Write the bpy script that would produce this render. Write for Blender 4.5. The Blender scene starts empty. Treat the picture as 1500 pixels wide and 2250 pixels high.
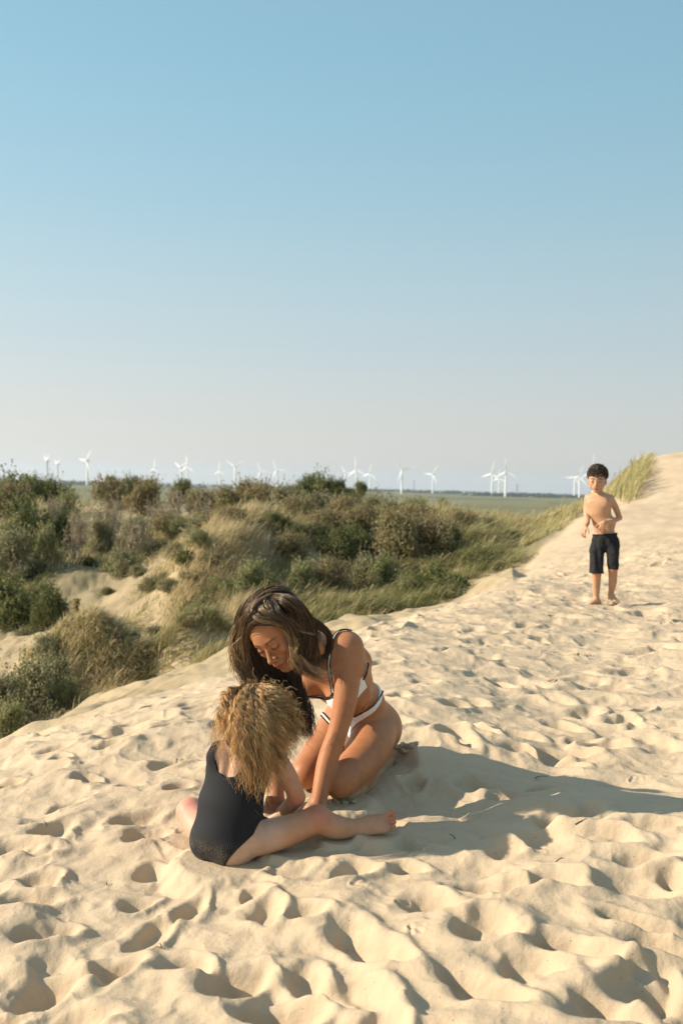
import bpy, math, random
import numpy as np
from mathutils import Vector, Matrix
R = math.radians
C = bpy.context.scene.collection
SC = bpy.context.scene
rng = np.random.default_rng(7)

# ------------------------------------------------------------------ camera
FPX = 2187.5                       # focal length in pixels of the 1500x2250 photograph
CAMZ = 1.15
PITCH = math.atan(57 / FPX)
ROLL = math.atan(0.027)
c_f = np.array([0, math.cos(PITCH), -math.sin(PITCH)])
_r0 = np.array([1.0, 0, 0]); _u0 = np.array([0, math.sin(PITCH), math.cos(PITCH)])
c_r = math.cos(ROLL) * _r0 + math.sin(ROLL) * _u0
c_u = -math.sin(ROLL) * _r0 + math.cos(ROLL) * _u0
CAMP = np.array([0, 0, CAMZ])
def P(px, py, d):
    """the point seen at photograph position px,py at depth d metres"""
    return CAMP + d * (c_f + (px - 750) / FPX * c_r + (1125 - py) / FPX * c_u)
def CV(x, y, z):
    """direction from camera-style axes (right, up, towards the camera)"""
    v = x * c_r + y * c_u - z * c_f
    return v / np.linalg.norm(v)
cam = bpy.data.cameras.new('camera'); camo = bpy.data.objects.new('camera', cam); C.objects.link(camo)
cam.sensor_fit = 'VERTICAL'; cam.sensor_height = 36; cam.lens = 35
cam.clip_start = 0.05; cam.clip_end = 60000
cam.dof.use_dof = True; cam.dof.focus_distance = 3.35; cam.dof.aperture_fstop = 4.5
m = Matrix.Identity(4)
for i in range(3):
    m[i][0] = c_r[i]; m[i][1] = c_u[i]; m[i][2] = -c_f[i]; m[i][3] = CAMP[i]
camo.matrix_world = m
SC.camera = camo

# ------------------------------------------------------------------ sky and sun
SUN_EL = R(26); SUN_AZ = R(-91)          # azimuth from +Y, clockwise: the sun stands to the left
w = bpy.data.worlds.new('World'); SC.world = w; w.use_nodes = True
nt = w.node_tree; nt.nodes.clear()
wo = nt.nodes.new('ShaderNodeOutputWorld'); bg = nt.nodes.new('ShaderNodeBackground')
sky = nt.nodes.new('ShaderNodeTexSky'); sky.sky_type = 'NISHITA'; sky.sun_disc = False
sky.sun_elevation = SUN_EL; sky.sun_rotation = SUN_AZ
sky.air_density = 1.0; sky.dust_density = 1.6; sky.ozone_density = 1.6; sky.altitude = 0
bg.inputs['Strength'].default_value = 0.085
tcw = nt.nodes.new('ShaderNodeTexCoord'); sep = nt.nodes.new('ShaderNodeSeparateXYZ')
nt.links.new(tcw.outputs['Generated'], sep.inputs[0])
ramp = nt.nodes.new('ShaderNodeValToRGB'); ramp.color_ramp.interpolation = 'B_SPLINE'
def _lin(c): return tuple((((v / 255 + .055) / 1.055) ** 2.4) for v in c)
_st = [(0, (218, 213, 205)), (.06, (210, 209, 205)), (.13, (194, 208, 211)), (.26, (163, 200, 213)), (.44, (126, 183, 208)), (1, (165, 175, 184))]
_el = ramp.color_ramp.elements
while len(_el) < len(_st): _el.new(.5)
for e_, (p_, c_) in zip(_el, _st): e_.position = p_; e_.color = (*_lin(c_), 1)
nt.links.new(sep.outputs['Z'], ramp.inputs[0])
# the summer haze of the real sky: brighter towards the sun, laid over the physical sky
az_ = nt.nodes.new('ShaderNodeMapRange'); az_.inputs['From Min'].default_value = -.6; az_.inputs['From Max'].default_value = .6
az_.inputs['To Min'].default_value = 8.5; az_.inputs['To Max'].default_value = 6.5
nt.links.new(sep.outputs['X'], az_.inputs['Value'])
vs = nt.nodes.new('ShaderNodeVectorMath'); vs.operation = 'SCALE'; nt.links.new(ramp.outputs[0], vs.inputs[0]); nt.links.new(az_.outputs[0], vs.inputs['Scale'])
mxw = nt.nodes.new('ShaderNodeMix'); mxw.data_type = 'RGBA'; mxw.inputs[0].default_value = .85
nt.links.new(sky.outputs[0], mxw.inputs[6]); nt.links.new(vs.outputs[0], mxw.inputs[7])
nt.links.new(mxw.outputs[2], bg.inputs[0]); nt.links.new(bg.outputs[0], wo.inputs[0])
sd = Vector((math.cos(SUN_EL) * math.sin(SUN_AZ), math.cos(SUN_EL) * math.cos(SUN_AZ), math.sin(SUN_EL)))
sun = bpy.data.lights.new('sun', 'SUN'); sun.energy = 4.4; sun.angle = R(0.5); sun.color = (1, 0.865, 0.68)
suno = bpy.data.objects.new('sun', sun); C.objects.link(suno)
suno.rotation_euler = sd.to_track_quat('Z', 'Y').to_euler(); suno.location = sd * 30
SC.view_settings.view_transform = 'Standard'; SC.view_settings.look = 'None'
SC.view_settings.gamma = 1; SC.view_settings.exposure = 0.79
SC.cycles.use_denoising = True
SC.cycles.max_bounces = 8; SC.cycles.volume_bounces = 1

# ------------------------------------------------------------------ helpers
def mesh_from(name, verts, faces, mat=None, smooth=True, parent=None, attrs=None, loc=None):
    """verts (N,3), faces (M,k) array of quads or tris -> linked mesh object"""
    verts = np.asarray(verts, dtype=np.float32)
    if loc is not None: verts = verts - np.asarray(loc, dtype=np.float32)
    faces = np.asarray(faces, dtype=np.int32)
    me = bpy.data.meshes.new(name)
    k = faces.shape[1]
    me.vertices.add(len(verts)); me.vertices.foreach_set('co', verts.ravel())
    me.loops.add(faces.size); me.loops.foreach_set('vertex_index', faces.ravel())
    me.polygons.add(len(faces)); me.polygons.foreach_set('loop_start', np.arange(0, faces.size, k, dtype=np.int32))
    me.update(calc_edges=True); me.validate()
    me.polygons.foreach_set('use_smooth', np.full(len(me.polygons), smooth))
    if attrs:
        for an, av in attrs.items():
            av = np.asarray(av, dtype=np.float32)
            if av.ndim == 1:
                a = me.attributes.new(an, 'FLOAT', 'POINT'); a.data.foreach_set('value', av)
            else:
                if av.shape[1] == 3: av = np.concatenate([av, np.ones((len(av), 1), np.float32)], 1)
                a = me.attributes.new(an, 'FLOAT_COLOR', 'POINT'); a.data.foreach_set('color', av.ravel())
    if mat: me.materials.append(mat)
    o = bpy.data.objects.new(name, me); C.objects.link(o)
    if loc is not None: o.location = loc
    if parent: o.parent = parent
    return o
def tag(o, label=None, cat=None, group=None, kind=None):
    if label: o['label'] = label
    if cat: o['category'] = cat
    if group: o['group'] = group
    if kind: o['kind'] = kind
    return o
def empty(name, loc, label=None, cat=None, group=None):
    o = bpy.data.objects.new(name, None); C.objects.link(o); o.location = [float(v) for v in loc]
    o.empty_display_size = 0.1
    return tag(o, label, cat, group)
def child(o, par):
    """parent a mesh whose vertices are in world space under a thing's Empty"""
    o.parent = par; o.matrix_parent_inverse = Matrix.Translation(-Vector(par.location))
    return o

# numpy gradient noise
_perm = rng.permutation(4096).astype(np.int64)
def _hash(ix, iy, s=0):
    return _perm[(_perm[(ix + s * 131) & 4095] + iy) & 4095]
def noise2(x, y, s=0):
    ix = np.floor(x).astype(np.int64); iy = np.floor(y).astype(np.int64)
    fx = x - ix; fy = y - iy
    u = fx * fx * fx * (fx * (fx * 6 - 15) + 10); v = fy * fy * fy * (fy * (fy * 6 - 15) + 10)
    def g(dx, dy):
        a = _hash(ix + dx, iy + dy, s) * (2 * math.pi / 4096)
        return np.cos(a) * (fx - dx) + np.sin(a) * (fy - dy)
    return ((g(0, 0) * (1 - u) + g(1, 0) * u) * (1 - v) + (g(0, 1) * (1 - u) + g(1, 1) * u) * v) * 1.5
def fbm(x, y, oct=4, s=0, gain=0.5):
    r = 0; a = 1.0
    for o in range(oct):
        r = r + a * noise2(x, y, s + o * 7); x = x * 2.03 + 5.1; y = y * 2.03 + 1.7; a *= gain
    return r
def worley(x, y, s=0):
    """F1, F2 distances"""
    ix = np.floor(x).astype(np.int64); iy = np.floor(y).astype(np.int64)
    f1 = np.full(x.shape, 9.0); f2 = np.full(x.shape, 9.0)
    for dx in (-1, 0, 1):
        for dy in (-1, 0, 1):
            h = _hash(ix + dx, iy + dy, s); h2 = _perm[(h + 77) & 4095]
            d = (ix + dx + h / 4096 - x) ** 2 + (iy + dy + h2 / 4096 - y) ** 2
            f2 = np.minimum(f2, np.maximum(f1, d)); f1 = np.minimum(f1, d)
    return np.sqrt(f1), np.sqrt(f2)
def sstep(a, b, x):
    t = np.clip((x - a) / (b - a), 0, 1); return t * t * (3 - 2 * t)

# materials
def new_mat(name):
    m = bpy.data.materials.new(name); m.use_nodes = True
    n = m.node_tree; b = n.nodes['Principled BSDF']
    return m, n, b
def node(n, t, **kw):
    x = n.nodes.new(t)
    for k, v in kw.items():
        if k in x.inputs.keys(): x.inputs[k].default_value = v
        else: setattr(x, k, v)
    return x
def plain(name, col, rough=0.6, spec=0.3, var=0.0, scale=20):
    m, n, b = new_mat(name)
    b.inputs['Base Color'].default_value = (*col, 1); b.inputs['Roughness'].default_value = rough
    b.inputs['Specular IOR Level'].default_value = spec
    if var:
        tc = node(n, 'ShaderNodeTexCoord'); no = node(n, 'ShaderNodeTexNoise', Scale=scale)
        no.inputs['Detail'].default_value = 5
        mx = node(n, 'ShaderNodeMix', data_type='RGBA', blend_type='MIX')
        mx.inputs[6].default_value = (*[c * (1 - var) for c in col], 1)
        mx.inputs[7].default_value = (*[min(1, c * (1 + var)) for c in col], 1)
        n.links.new(tc.outputs['Object'], no.inputs['Vector']); n.links.new(no.outputs['Fac'], mx.inputs[0])
        n.links.new(mx.outputs[2], b.inputs['Base Color'])
    return m
def attr_mat(name, attr='col', rough=0.7, spec=0.2, transl=0.0, sss=0.0, bump=None):
    m, n, b = new_mat(name)
    a = node(n, 'ShaderNodeAttribute', attribute_name=attr)
    b.inputs['Roughness'].default_value = rough; b.inputs['Specular IOR Level'].default_value = spec
    n.links.new(a.outputs['Color'], b.inputs['Base Color'])
    if transl:
        tr = node(n, 'ShaderNodeBsdfTranslucent'); mx = node(n, 'ShaderNodeMixShader', Fac=transl)
        n.links.new(a.outputs['Color'], tr.inputs['Color'])
        n.links.new(b.outputs[0], mx.inputs[1]); n.links.new(tr.outputs[0], mx.inputs[2])
        n.links.new(mx.outputs[0], n.nodes['Material Output'].inputs['Surface'])
    return m
# ------------------------------------------------------------------ terrain
CTRL = [  # px, py, depth of ground points
 (-300,2500,1.75),(300,2500,1.7),(750,2500,1.65),(1200,2500,1.6),(1900,2500,1.55),
 (-100,2300,2.2),(750,2300,2.08),(1600,2300,1.98),(0,2000,2.85),(750,2000,2.62),(1500,2000,2.45),
 (0,1800,3.6),(300,1880,3.13),(495,1893,3.05),(700,1850,3.1),(850,1834,3.1),(750,1770,3.33),(600,1800,3.25),(900,1680,3.65),(1200,1760,3.25),(1500,1760,3.2),
 (0,1700,4.3),(0,1645,5.0),(250,1567,5.2),(500,1494,5.5),(650,1440,5.9),(800,1392,6.4),(1000,1335,8.0),(1130,1283,10),
 (1200,1600,4.2),(1500,1600,4.1),(850,1600,4.05),(500,1650,4.1),(700,1500,5.0),(1200,1450,5.6),(1500,1450,5.4),
 (1320,1328,8.2),(1500,1330,8.0),(1250,1262,11),(1400,1250,10.5),(1500,1220,11),
 (1200,1205,14),(1300,1150,15.5),(1400,1100,17.5),(1500,1100,16.5),(1440,1006,22),(1500,996,22),(1700,975,22),
 (1900,1700,3.3),(1900,1330,8),(1900,1150,14),(-400,1850,3.6),(-400,1750,5),
 (1440,1060,30),(1600,1050,30),(1360,1062,21),(1290,1108,19.5),(1210,1165,18),(1270,1150,24),
 # behind the crest
 (-400,1745,8),(-100,1650,7.6),(20,1628,7.7),(110,1600,8.1),(220,1562,8.0),(310,1538,8.6),(400,1505,8.8),(500,1475,8.5),(700,1415,9.2),
 (60,1510,9.2),(190,1480,9.7),(330,1515,9.6),(300,1405,12),(150,1395,13),(0,1390,13),(-300,1400,13),
 (200,1372,10.4),(400,1440,10.0),(850,1366,10.6),(930,1345,10.8),(1000,1325,11.2),
 (150,1260,16),(100,1215,18),(300,1230,17),(-300,1200,18),(500,1400,11),(450,1250,13.5),(600,1385,11),
 (850,1355,12),(1000,1300,13),(700,1220,15),(600,1140,20),(900,1165,18),(1000,1140,22),(1060,1212,15),(1120,1205,16),
 (300,1150,22),(100,1150,22),(-300,1150,22),(800,1140,22),
 (-300,1130,40),(200,1130,40),(600,1130,40),(1000,1140,40),(1300,1140,40),(1900,1100,40),
 (-300,1210,90),(300,1210,90),(800,1210,90),(1300,1210,90),(1900,1210,90),
 (-300,1190,170),(300,1190,170),(800,1200,170),(1300,1200,170),(1900,1200,170)]
_pts = np.array([P(*c) for c in CTRL])
_r = np.hypot(_pts[:, 0], _pts[:, 1]); _az = np.arctan2(_pts[:, 0], _pts[:, 1])
_cx = np.stack([_az * 3.0, np.log(_r)], 1); _val = (_pts[:, 2] - CAMZ) / _r
def _phi(r2): return 0.5 * r2 * np.log(r2 + 1e-12)
_K = _phi(((_cx[:, None] - _cx[None]) ** 2).sum(-1)) + np.eye(len(_cx)) * 2e-4
_Pm = np.concatenate([np.ones((len(_cx), 1)), _cx], 1)
_A = np.block([[_K, _Pm], [_Pm.T, np.zeros((3, 3))]])
_W = np.linalg.solve(_A, np.concatenate([_val, np.zeros(3)]))
PLAIN_Z = CAMZ - 16
def hbase(x, y):
    x = np.asarray(x, float); y = np.asarray(y, float); sh = x.shape; x = x.ravel(); y = y.ravel()
    r = np.hypot(x, y); q = np.stack([np.clip(np.arctan2(x, y), -.75, .75) * 3.0, np.log(np.clip(r, 1.0, 400))], 1)
    out = np.empty(len(x))
    for i in range(0, len(x), 40000):
        s = q[i:i + 40000]
        out[i:i + 40000] = _phi(((s[:, None] - _cx[None]) ** 2).sum(-1)) @ _W[:-3] + _W[-3] + s @ _W[-2:]
    z = CAMZ + out * r
    t = sstep(100, 260, r)
    return (z * (1 - t) + PLAIN_Z * t).reshape(sh)

# hand placed hollows seen in the photograph: px,py, length(m), width(m), angle(deg, image-like), depth(m), depth along camera
def gz(px, py):
    """depth at which the ray through px,py meets the base terrain (first hit)"""
    ds = np.exp(np.linspace(math.log(1.6), math.log(30), 900))
    q = CAMP[None] + ds[:, None] * (c_f + (px - 750) / FPX * c_r + (1125 - py) / FPX * c_u)[None]
    h = hbase(q[:, 0], q[:, 1]); k = np.argmax(q[:, 2] < h)
    return q[k] if q[k, 2] < h[k] else None
STAMPS = [
 (95,2050,.19,.10,-10,.050),(90,2170,.22,.12,10,.055),(130,2130,.2,.09,-40,.03),(250,2130,.16,.1,35,.04),(520,2165,.20,.11,30,.045),(400,2130,.16,.08,-30,.045),
 (340,2040,.17,.08,60,.04),(420,1990,.16,.07,65,.045),(570,1960,.10,.07,0,.03),(590,2010,.14,.08,-60,.04),(690,2170,.26,.07,-58,.055),
 (50,1985,.22,.1,15,.04),(90,1930,.16,.09,-55,.045),(110,1830,.20,.12,50,.05),(195,1705,.14,.07,-20,.045),(285,1725,.13,.045,-22,.045),
 (25,1724,.11,.06,0,.045),(390,1730,.13,.07,15,.035),(150,1760,.15,.09,0,.03),(310,1790,.17,.10,20,.04),(330,1905,.12,.08,-10,.04),(310,1830,.15,.1,20,.035),(300,1970,.12,.07,20,.035),
 (810,2080,.30,.09,-55,.06),(950,1995,.17,.09,-40,.055),(1075,2050,.19,.11,-30,.055),(790,2210,.2,.1,-60,.05),
 (1060,2180,.26,.09,-55,.055),(1180,2130,.18,.09,-35,.04),(1270,2090,.26,.07,-42,.055),(1400,2160,.3,.09,35,.045),(1230,1940,.2,.1,-40,.05),
 (1200,1830,.24,.12,-15,.05),(1100,1860,.14,.08,-40,.04),(1420,2020,.24,.05,-32,.05),(1430,1930,.28,.12,-15,.03),(1480,2200,.2,.1,-50,.05),
 (1330,2230,.2,.1,-30,.05),(1500,1930,.18,.06,-60,.05),(1480,2080,.2,.07,-40,.045),(780,1905,.13,.09,-15,.045),(900,1905,.13,.07,-30,.035),(680,2010,.12,.07,-20,.04),
 (1240,1600,.20,.07,-50,.05),(1100,1510,.16,.05,-35,.045),(1050,1610,.2,.05,-50,.045),(1380,1460,.2,.05,-30,.045),(1240,1440,.2,.04,-45,.04),(1460,1470,.2,.05,-35,.04),
 (990,1470,.17,.09,20,.05),(1000,1560,.14,.08,-10,.04),(870,1590,.14,.08,0,.04),(940,1500,.12,.05,-20,.035),(1120,1470,.12,.05,-30,.035),(1320,1390,.18,.04,-40,.04),(1475,1390,.2,.1,0,.04),
 (1140,1620,.2,.09,-30,.04),(1350,1640,.22,.1,-20,.04),(1330,1840,.2,.08,-25,.045),(1450,1820,.2,.08,-25,.04),(600,2240,.2,.1,0,.05),(180,2240,.18,.1,0,.04),
 (380,1670,.2,.09,10,.045),(250,1640,.18,.07,0,.035),(120,1655,.16,.06,5,.03),(370,1600,.2,.07,10,.035),(430,1560,.16,.06,0,.03),
]
ST = []
for (px, py, L, W_, an, dp) in STAMPS:
    q = gz(px, py)
    if q is None: continue
    ST.append((q[0], q[1], L, W_, R(an), dp))
# further hollows at random over the trampled sand
rs = np.random.default_rng(21)
for k in range(820):
    rr = math.exp(rs.uniform(math.log(1.4), math.log(13))); aa = rs.uniform(-.62, .62)
    if rs.uniform() > min(1, (rr / 6) ** 1.7): continue
    x, y = rr * math.sin(aa), rr * math.cos(aa)
    if any((x - s[0]) ** 2 + (y - s[1]) ** 2 < .017 for s in ST[:66]): continue
    L = rs.uniform(.12, .27) * (1 + .25 * (rr > 5)); 
    ST.append((x, y, L, L * rs.uniform(.3, .6), R(rs.normal(-28, 38)), rs.uniform(.018, .05)))
ST = np.array(ST)
SEATS = []   # (x, y, radius, target z) flattened spots under the people: filled below
def detail(x, y, base):
    """height of the trampled wind-blown sand above the smooth base"""
    r = np.hypot(x, y)
    wx = x + .05 * fbm(x * 5, y * 5, 3, 3); wy = y + .05 * fbm(x * 5 + 9, y * 5, 3, 5)
    amp = 1 - sstep(11.5, 15, r)
    # scooped cells with crests between them
    ca, sa = math.cos(R(-28)), math.sin(R(-28))
    u = (wx * ca + wy * sa); v = (-wx * sa + wy * ca)
    f1, f2 = worley(u * 2.3, v * 4.1, 11)
    g1, g2 = worley(u * 6.2 + 3, v * 9 + 8, 19)
    def bowl(f, c):                                  # round bottom, crest smoothly cut off
        k = .07; h = np.clip(.5 + .5 * (c - f) / k, 0, 1); f = c * (1 - h) + f * h - k * h * (1 - h)
        return f * f
    mod = .45 + .55 * sstep(-.35, .5, fbm(x * 1.3, y * 1.3, 2, 31))
    z = .080 * (bowl(f1, .62) - .16) * mod + (.004 + .008 * sstep(2.8, 5.5, r)) * (bowl(g1, .55) - .12)
    z = z + .022 * fbm(x * 1.5, y * 2.1, 3, 41) + .003 * fbm(wx * 9, wy * 13, 3, 51) 
    z = z - .020 * np.abs(fbm(u * 2.6 + 1.3, v * 4.3, 2, 55)) - .006 * np.abs(noise2(u * 8, v * 13, 57))      # wind-sharpened crests
    z = z * amp + .02 * fbm(x * .8, y * .8, 3, 61) * amp
    return z
def stamps(x, y, z):
    """press the hollows in: steep on the side facing the sun, banked on the other"""
    flat_x = x.ravel(); flat_y = y.ravel(); zz = z.ravel().copy()
    R_ = np.hypot(flat_x, flat_y); A_ = np.arctan2(flat_x, flat_y)
    order = np.argsort(R_); Rs = R_[order]
    wx = .40 * fbm(flat_x * 4.5, flat_y * 4.5, 3, 71); wy = .40 * fbm(flat_x * 4.5 + 4, flat_y * 4.5, 3, 73)
    for (sx, sy, L, W_, an, dp) in ST:
        sr = math.hypot(sx, sy); m = L * 1.2
        i0, i1 = np.searchsorted(Rs, [sr - m, sr + m]); idx = order[i0:i1]
        idx = idx[np.abs(A_[idx] - math.atan2(sx, sy)) < m / sr]
        if not len(idx): continue
        dx = flat_x[idx] - sx; dy = flat_y[idx] - sy
        ca, sa = math.cos(an), math.sin(an)
        u = (dx * ca + dy * sa) / (L * .5) + wx[idx]; v = (-dx * sa + dy * ca) / (W_ * .62) + wy[idx]
        v = v * (1 + .28 * u)                      # heel narrower than toe
        q = np.sqrt(u * u + v * v)
        pit = -.82 * dp * (1 - sstep(.45, 1.05, q)) * (1 - .45 * dx / L)
        rim = dp * .20 * np.exp(-((q - 1.28) / .34) ** 2) * (1 + .4 * sstep(-.5, .5, dx / L))
        zz[idx] += pit + rim
    # prints of a gull's feet: three short grooves each
    for px, py, an in ((775, 1942, .3), (872, 1987, -.2), (900, 2052, -.9), (1385, 1700, .4), (390, 1660, 1.0)):
        q = gz(px, py)
        for da, L in ((-.62, .034), (0, .042), (.62, .034)):
            a = an + da; dx = flat_x - q[0]; dy = flat_y - q[1]; m_ = (np.abs(dx) < .06) & (np.abs(dy) < .06)
            t = np.clip(dx[m_] * math.cos(a) + dy[m_] * math.sin(a), 0, L); e = np.hypot(dx[m_] - t * math.cos(a), dy[m_] - t * math.sin(a))
            zz[m_] += -.0035 * np.exp(-(e / .0045) ** 2) + .0012 * np.exp(-((e - .010) / .005) ** 2)
    return zz.reshape(z.shape)

# polar grid, dense where the camera looks
az = np.concatenate([np.linspace(-1.15, -.44, 90)[:-1], np.linspace(-.44, .44, 1060), np.linspace(.44, 1.15, 90)[1:]])
lr = np.concatenate([np.linspace(math.log(.9), math.log(1.5), 60)[:-1], np.linspace(math.log(1.5), math.log(14), 1120),
                     np.linspace(math.log(14), math.log(60), 330)[1:], np.linspace(math.log(60), math.log(12000), 150)[1:]])
AZ, LR = np.meshgrid(az, lr); RR = np.exp(LR); GX = RR * np.sin(AZ); GY = RR * np.cos(AZ)
GB = hbase(GX, GY)
# sandiness: 1 = bare dune sand of the foreground and the tall dune
crest_az = np.array([-.60, -.33, -.227, -.114, .023, .114, .172, .24, .30, 1.2])
crest_r = np.array([5.6, 5.4, 5.6, 5.8, 6.9, 8.6, 11., 19, 30, 30])
CR = np.interp(AZ, crest_az, crest_r)
FORE = 1 - sstep(.95, 1.12, RR / CR)
near = RR < 16
GZ = GB.copy()
D = np.zeros_like(GB); D[near] = detail(GX[near], GY[near], GB[near])
GZ = GB + D * FORE
Zs = np.where(near, GZ, GZ); 
nz = stamps(GX[near], GY[near], GZ[near]); dz_ = np.zeros_like(GZ); dz_[near] = nz - GZ[near]
dune_r = sstep(10.5, 13.5, RR) * FORE           # the smooth tall dune behind the boy
GZ = GZ + dz_ * FORE * (1 - .75 * dune_r)
rough = (1 - FORE) * (1 - sstep(60, 120, RR)) * sstep(-2, 8, RR)
GZ = GZ + rough * (.16 * fbm(GX * .55, GY * .55, 4, 81) + .05 * np.abs(fbm(GX * 2.2, GY * 2.2, 3, 83)))
GZ = GZ + FORE * dune_r * (.05 * fbm(GX * .5, GY * .7, 3, 91) + .012 * fbm(GX * 3, GY * 4, 2, 93))
far_ = sstep(150, 400, RR); GZ = GZ + far_ * 1.2 * fbm(GX * .004, GY * .004, 3, 95) * (1 - sstep(2500, 4000, RR))
def gheight(x, y):
    """height of the finished ground at world x,y (bilinear in the polar grid)"""
    x = np.atleast_1d(np.asarray(x, float)); y = np.atleast_1d(np.asarray(y, float))
    a = np.interp(np.arctan2(x, y), az, np.arange(len(az))); b = np.interp(np.log(np.hypot(x, y)), lr, np.arange(len(lr)))
    i = np.clip(b.astype(int), 0, len(lr) - 2); j = np.clip(a.astype(int), 0, len(az) - 2); fb = b - i; fa = a - j
    return (GZ[i, j] * (1 - fb) * (1 - fa) + GZ[i + 1, j] * fb * (1 - fa) + GZ[i, j + 1] * (1 - fb) * fa + GZ[i + 1, j + 1] * fb * fa)
def at(px, py):
    q = gz(px, py); return q
# level the sand under the people (px,py,depth of the contact, radius)
def settle(p, rad, push=0.0, soft=1.6):
    global GZ
    d = np.hypot(GX - p[0], GY - p[1]); w_ = 1 - sstep(rad, rad * soft, d)
    GZ = GZ * (1 - w_) + (p[2] - push) * w_
    GZ = GZ + .007 * np.exp(-((d - rad * 1.25) / .025) ** 2) * (.5 + .8 * fbm(GX * 22, GY * 22, 2, 5))
def mound(p, rad, h):
    global GZ
    d = np.hypot(GX - p[0], GY - p[1]); GZ = GZ + h * np.exp(-(d / rad) ** 2)
MOUNDS = [(P(455, 1230, 13.0), .62, .42), (P(510, 1200, 14.2), .8, .34), (P(600, 1190, 15.2), .9, .26), (P(470, 1150, 16.5), .8, .26), (P(150, 1400, 10.2), .42, .20), (P(255, 1390, 10.2), .38, .22), (P(350, 1455, 10.0), .28, .22), (P(440, 1445, 10.1), .32, .22), (P(905, 1672, 3.72), .085, .065), (P(868, 1675, 3.64), .045, .03), (P(735, 1792, 3.27), .05, .012), (P(770, 1775, 3.35), .06, .03), (P(830, 1700, 3.60), .07, .02), (P(1355, 1328, 8.1), .09, .035)]
CONTACTS = [(P(492, 1889, 3.05), .13), (P(640, 1868, 3.08), .07), (P(745, 1846, 3.11), .05), (P(835, 1832, 3.12), .06), (P(420, 1850, 3.25), .07),
            (P(605, 1800, 3.22), .09), (P(690, 1790, 3.25), .08), (P(745, 1760, 3.34), .10), (P(672, 1738, 3.5), .10), (P(850, 1690, 3.66), .08), (P(1310, 1328, 8.2), .15)]
for q_, rad_, h_ in MOUNDS: mound(q_, rad_, h_)
for q_, rad_ in CONTACTS: settle(q_, rad_)
nA, nL = len(az), len(lr)
ii, jj = np.meshgrid(np.arange(nL - 1), np.arange(nA - 1), indexing='ij')
v0 = (ii * nA + jj).ravel()
quads = np.stack([v0, v0 + 1, v0 + nA + 1, v0 + nA], 1)
quads = quads[:, ::-1]
# real colour zones of the ground: dune sand, scrub soil, far marsh and fields
sandc = np.array([.505, .394, .272]); soil = np.array([.30, .235, .145]); scrub = np.array([.12, .11, .055])
n1 = fbm(GX * .9, GY * .9, 3, 101); n2 = fbm(GX * .35, GY * .35, 3, 103)
vegm = (1 - FORE) * sstep(-.25, .35, n2 + .25 * n1) 
vegm = vegm * sstep(13, 18, RR)
col = sandc[None, None] * (1 + .05 * n1[..., None])
col = col * FORE[..., None] + (1 - FORE)[..., None] * (soil * (1.25 + .25 * n1[..., None]))
col = col * (1 - vegm[..., None]) + scrub * vegm[..., None]
fm = sstep(50, 110, RR)[..., None]
field = fbm(np.floor(GX / 260 + .3 * np.sin(GY / 400)) * 1.7, np.floor(GY / 210) * 2.3, 1, 111)[..., None]
marsh = np.array([.175, .165, .075]) * (1 + .35 * field) + np.array([.03, .02, .0]) * fbm(GX * .02, GY * .02, 3, 113)[..., None]
col = col * (1 - fm) + np.clip(marsh, .02, 1) * fm
sea = sstep(4200, 4700, RR + 300 * np.sin(AZ * 9))[..., None]
col = col * (1 - sea) + np.array([.16, .20, .22]) * sea
GNDM, n, b = new_mat('sand_and_marsh')
a = node(n, 'ShaderNodeAttribute', attribute_name='col'); sa_ = node(n, 'ShaderNodeAttribute', attribute_name='sand')
geo = node(n, 'ShaderNodeNewGeometry')
def nz_(scale, det=4, rough=.6):
    x = node(n, 'ShaderNodeTexNoise', Scale=scale, Detail=det, Roughness=rough); n.links.new(geo.outputs['Position'], x.inputs['Vector']); return x
g1 = nz_(900, 2, .7); g2 = nz_(38, 5, .6); g3 = nz_(4, 4, .6)
mr = node(n, 'ShaderNodeMapRange'); mr.inputs['To Min'].default_value = .86; mr.inputs['To Max'].default_value = 1.14
n.links.new(g3.outputs['Fac'], mr.inputs['Value'])
mr2 = node(n, 'ShaderNodeMapRange'); mr2.inputs['To Min'].default_value = .80; mr2.inputs['To Max'].default_value = 1.20
n.links.new(g1.outputs['Fac'], mr2.inputs['Value'])
mm = node(n, 'ShaderNodeMath', operation='MULTIPLY'); n.links.new(mr.outputs[0], mm.inputs[0]); n.links.new(mr2.outputs[0], mm.inputs[1])
vm = node(n, 'ShaderNodeVectorMath', operation='SCALE'); n.links.new(a.outputs['Color'], vm.inputs[0]); n.links.new(mm.outputs[0], vm.inputs['Scale'])
vo = node(n, 'ShaderNodeTexVoronoi', Scale=34, Randomness=1); n.links.new(geo.outputs['Position'], vo.inputs['Vector'])
lt = node(n, 'ShaderNodeMath', operation='LESS_THAN'); lt.inputs[1].default_value = .055; n.links.new(vo.outputs['Distance'], lt.inputs[0])
sp = node(n, 'ShaderNodeMix', data_type='RGBA'); sp.inputs[7].default_value = (.16, .11, .07, 1); n.links.new(lt.outputs[0], sp.inputs[0]); n.links.new(vm.outputs[0], sp.inputs[6])
n.links.new(sp.outputs[2], b.inputs['Base Color'])
b.inputs['Roughness'].default_value = .9; b.inputs['Specular IOR Level'].default_value = .15
bu = node(n, 'ShaderNodeBump', Strength=.35, Distance=.0012); n.links.new(g1.outputs['Fac'], bu.inputs['Height'])
bu2 = node(n, 'ShaderNodeBump', Strength=.75, Distance=.006); n.links.new(g2.outputs['Fac'], bu2.inputs['Height'])
n.links.new(bu2.outputs[0], bu.inputs['Normal'])
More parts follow.
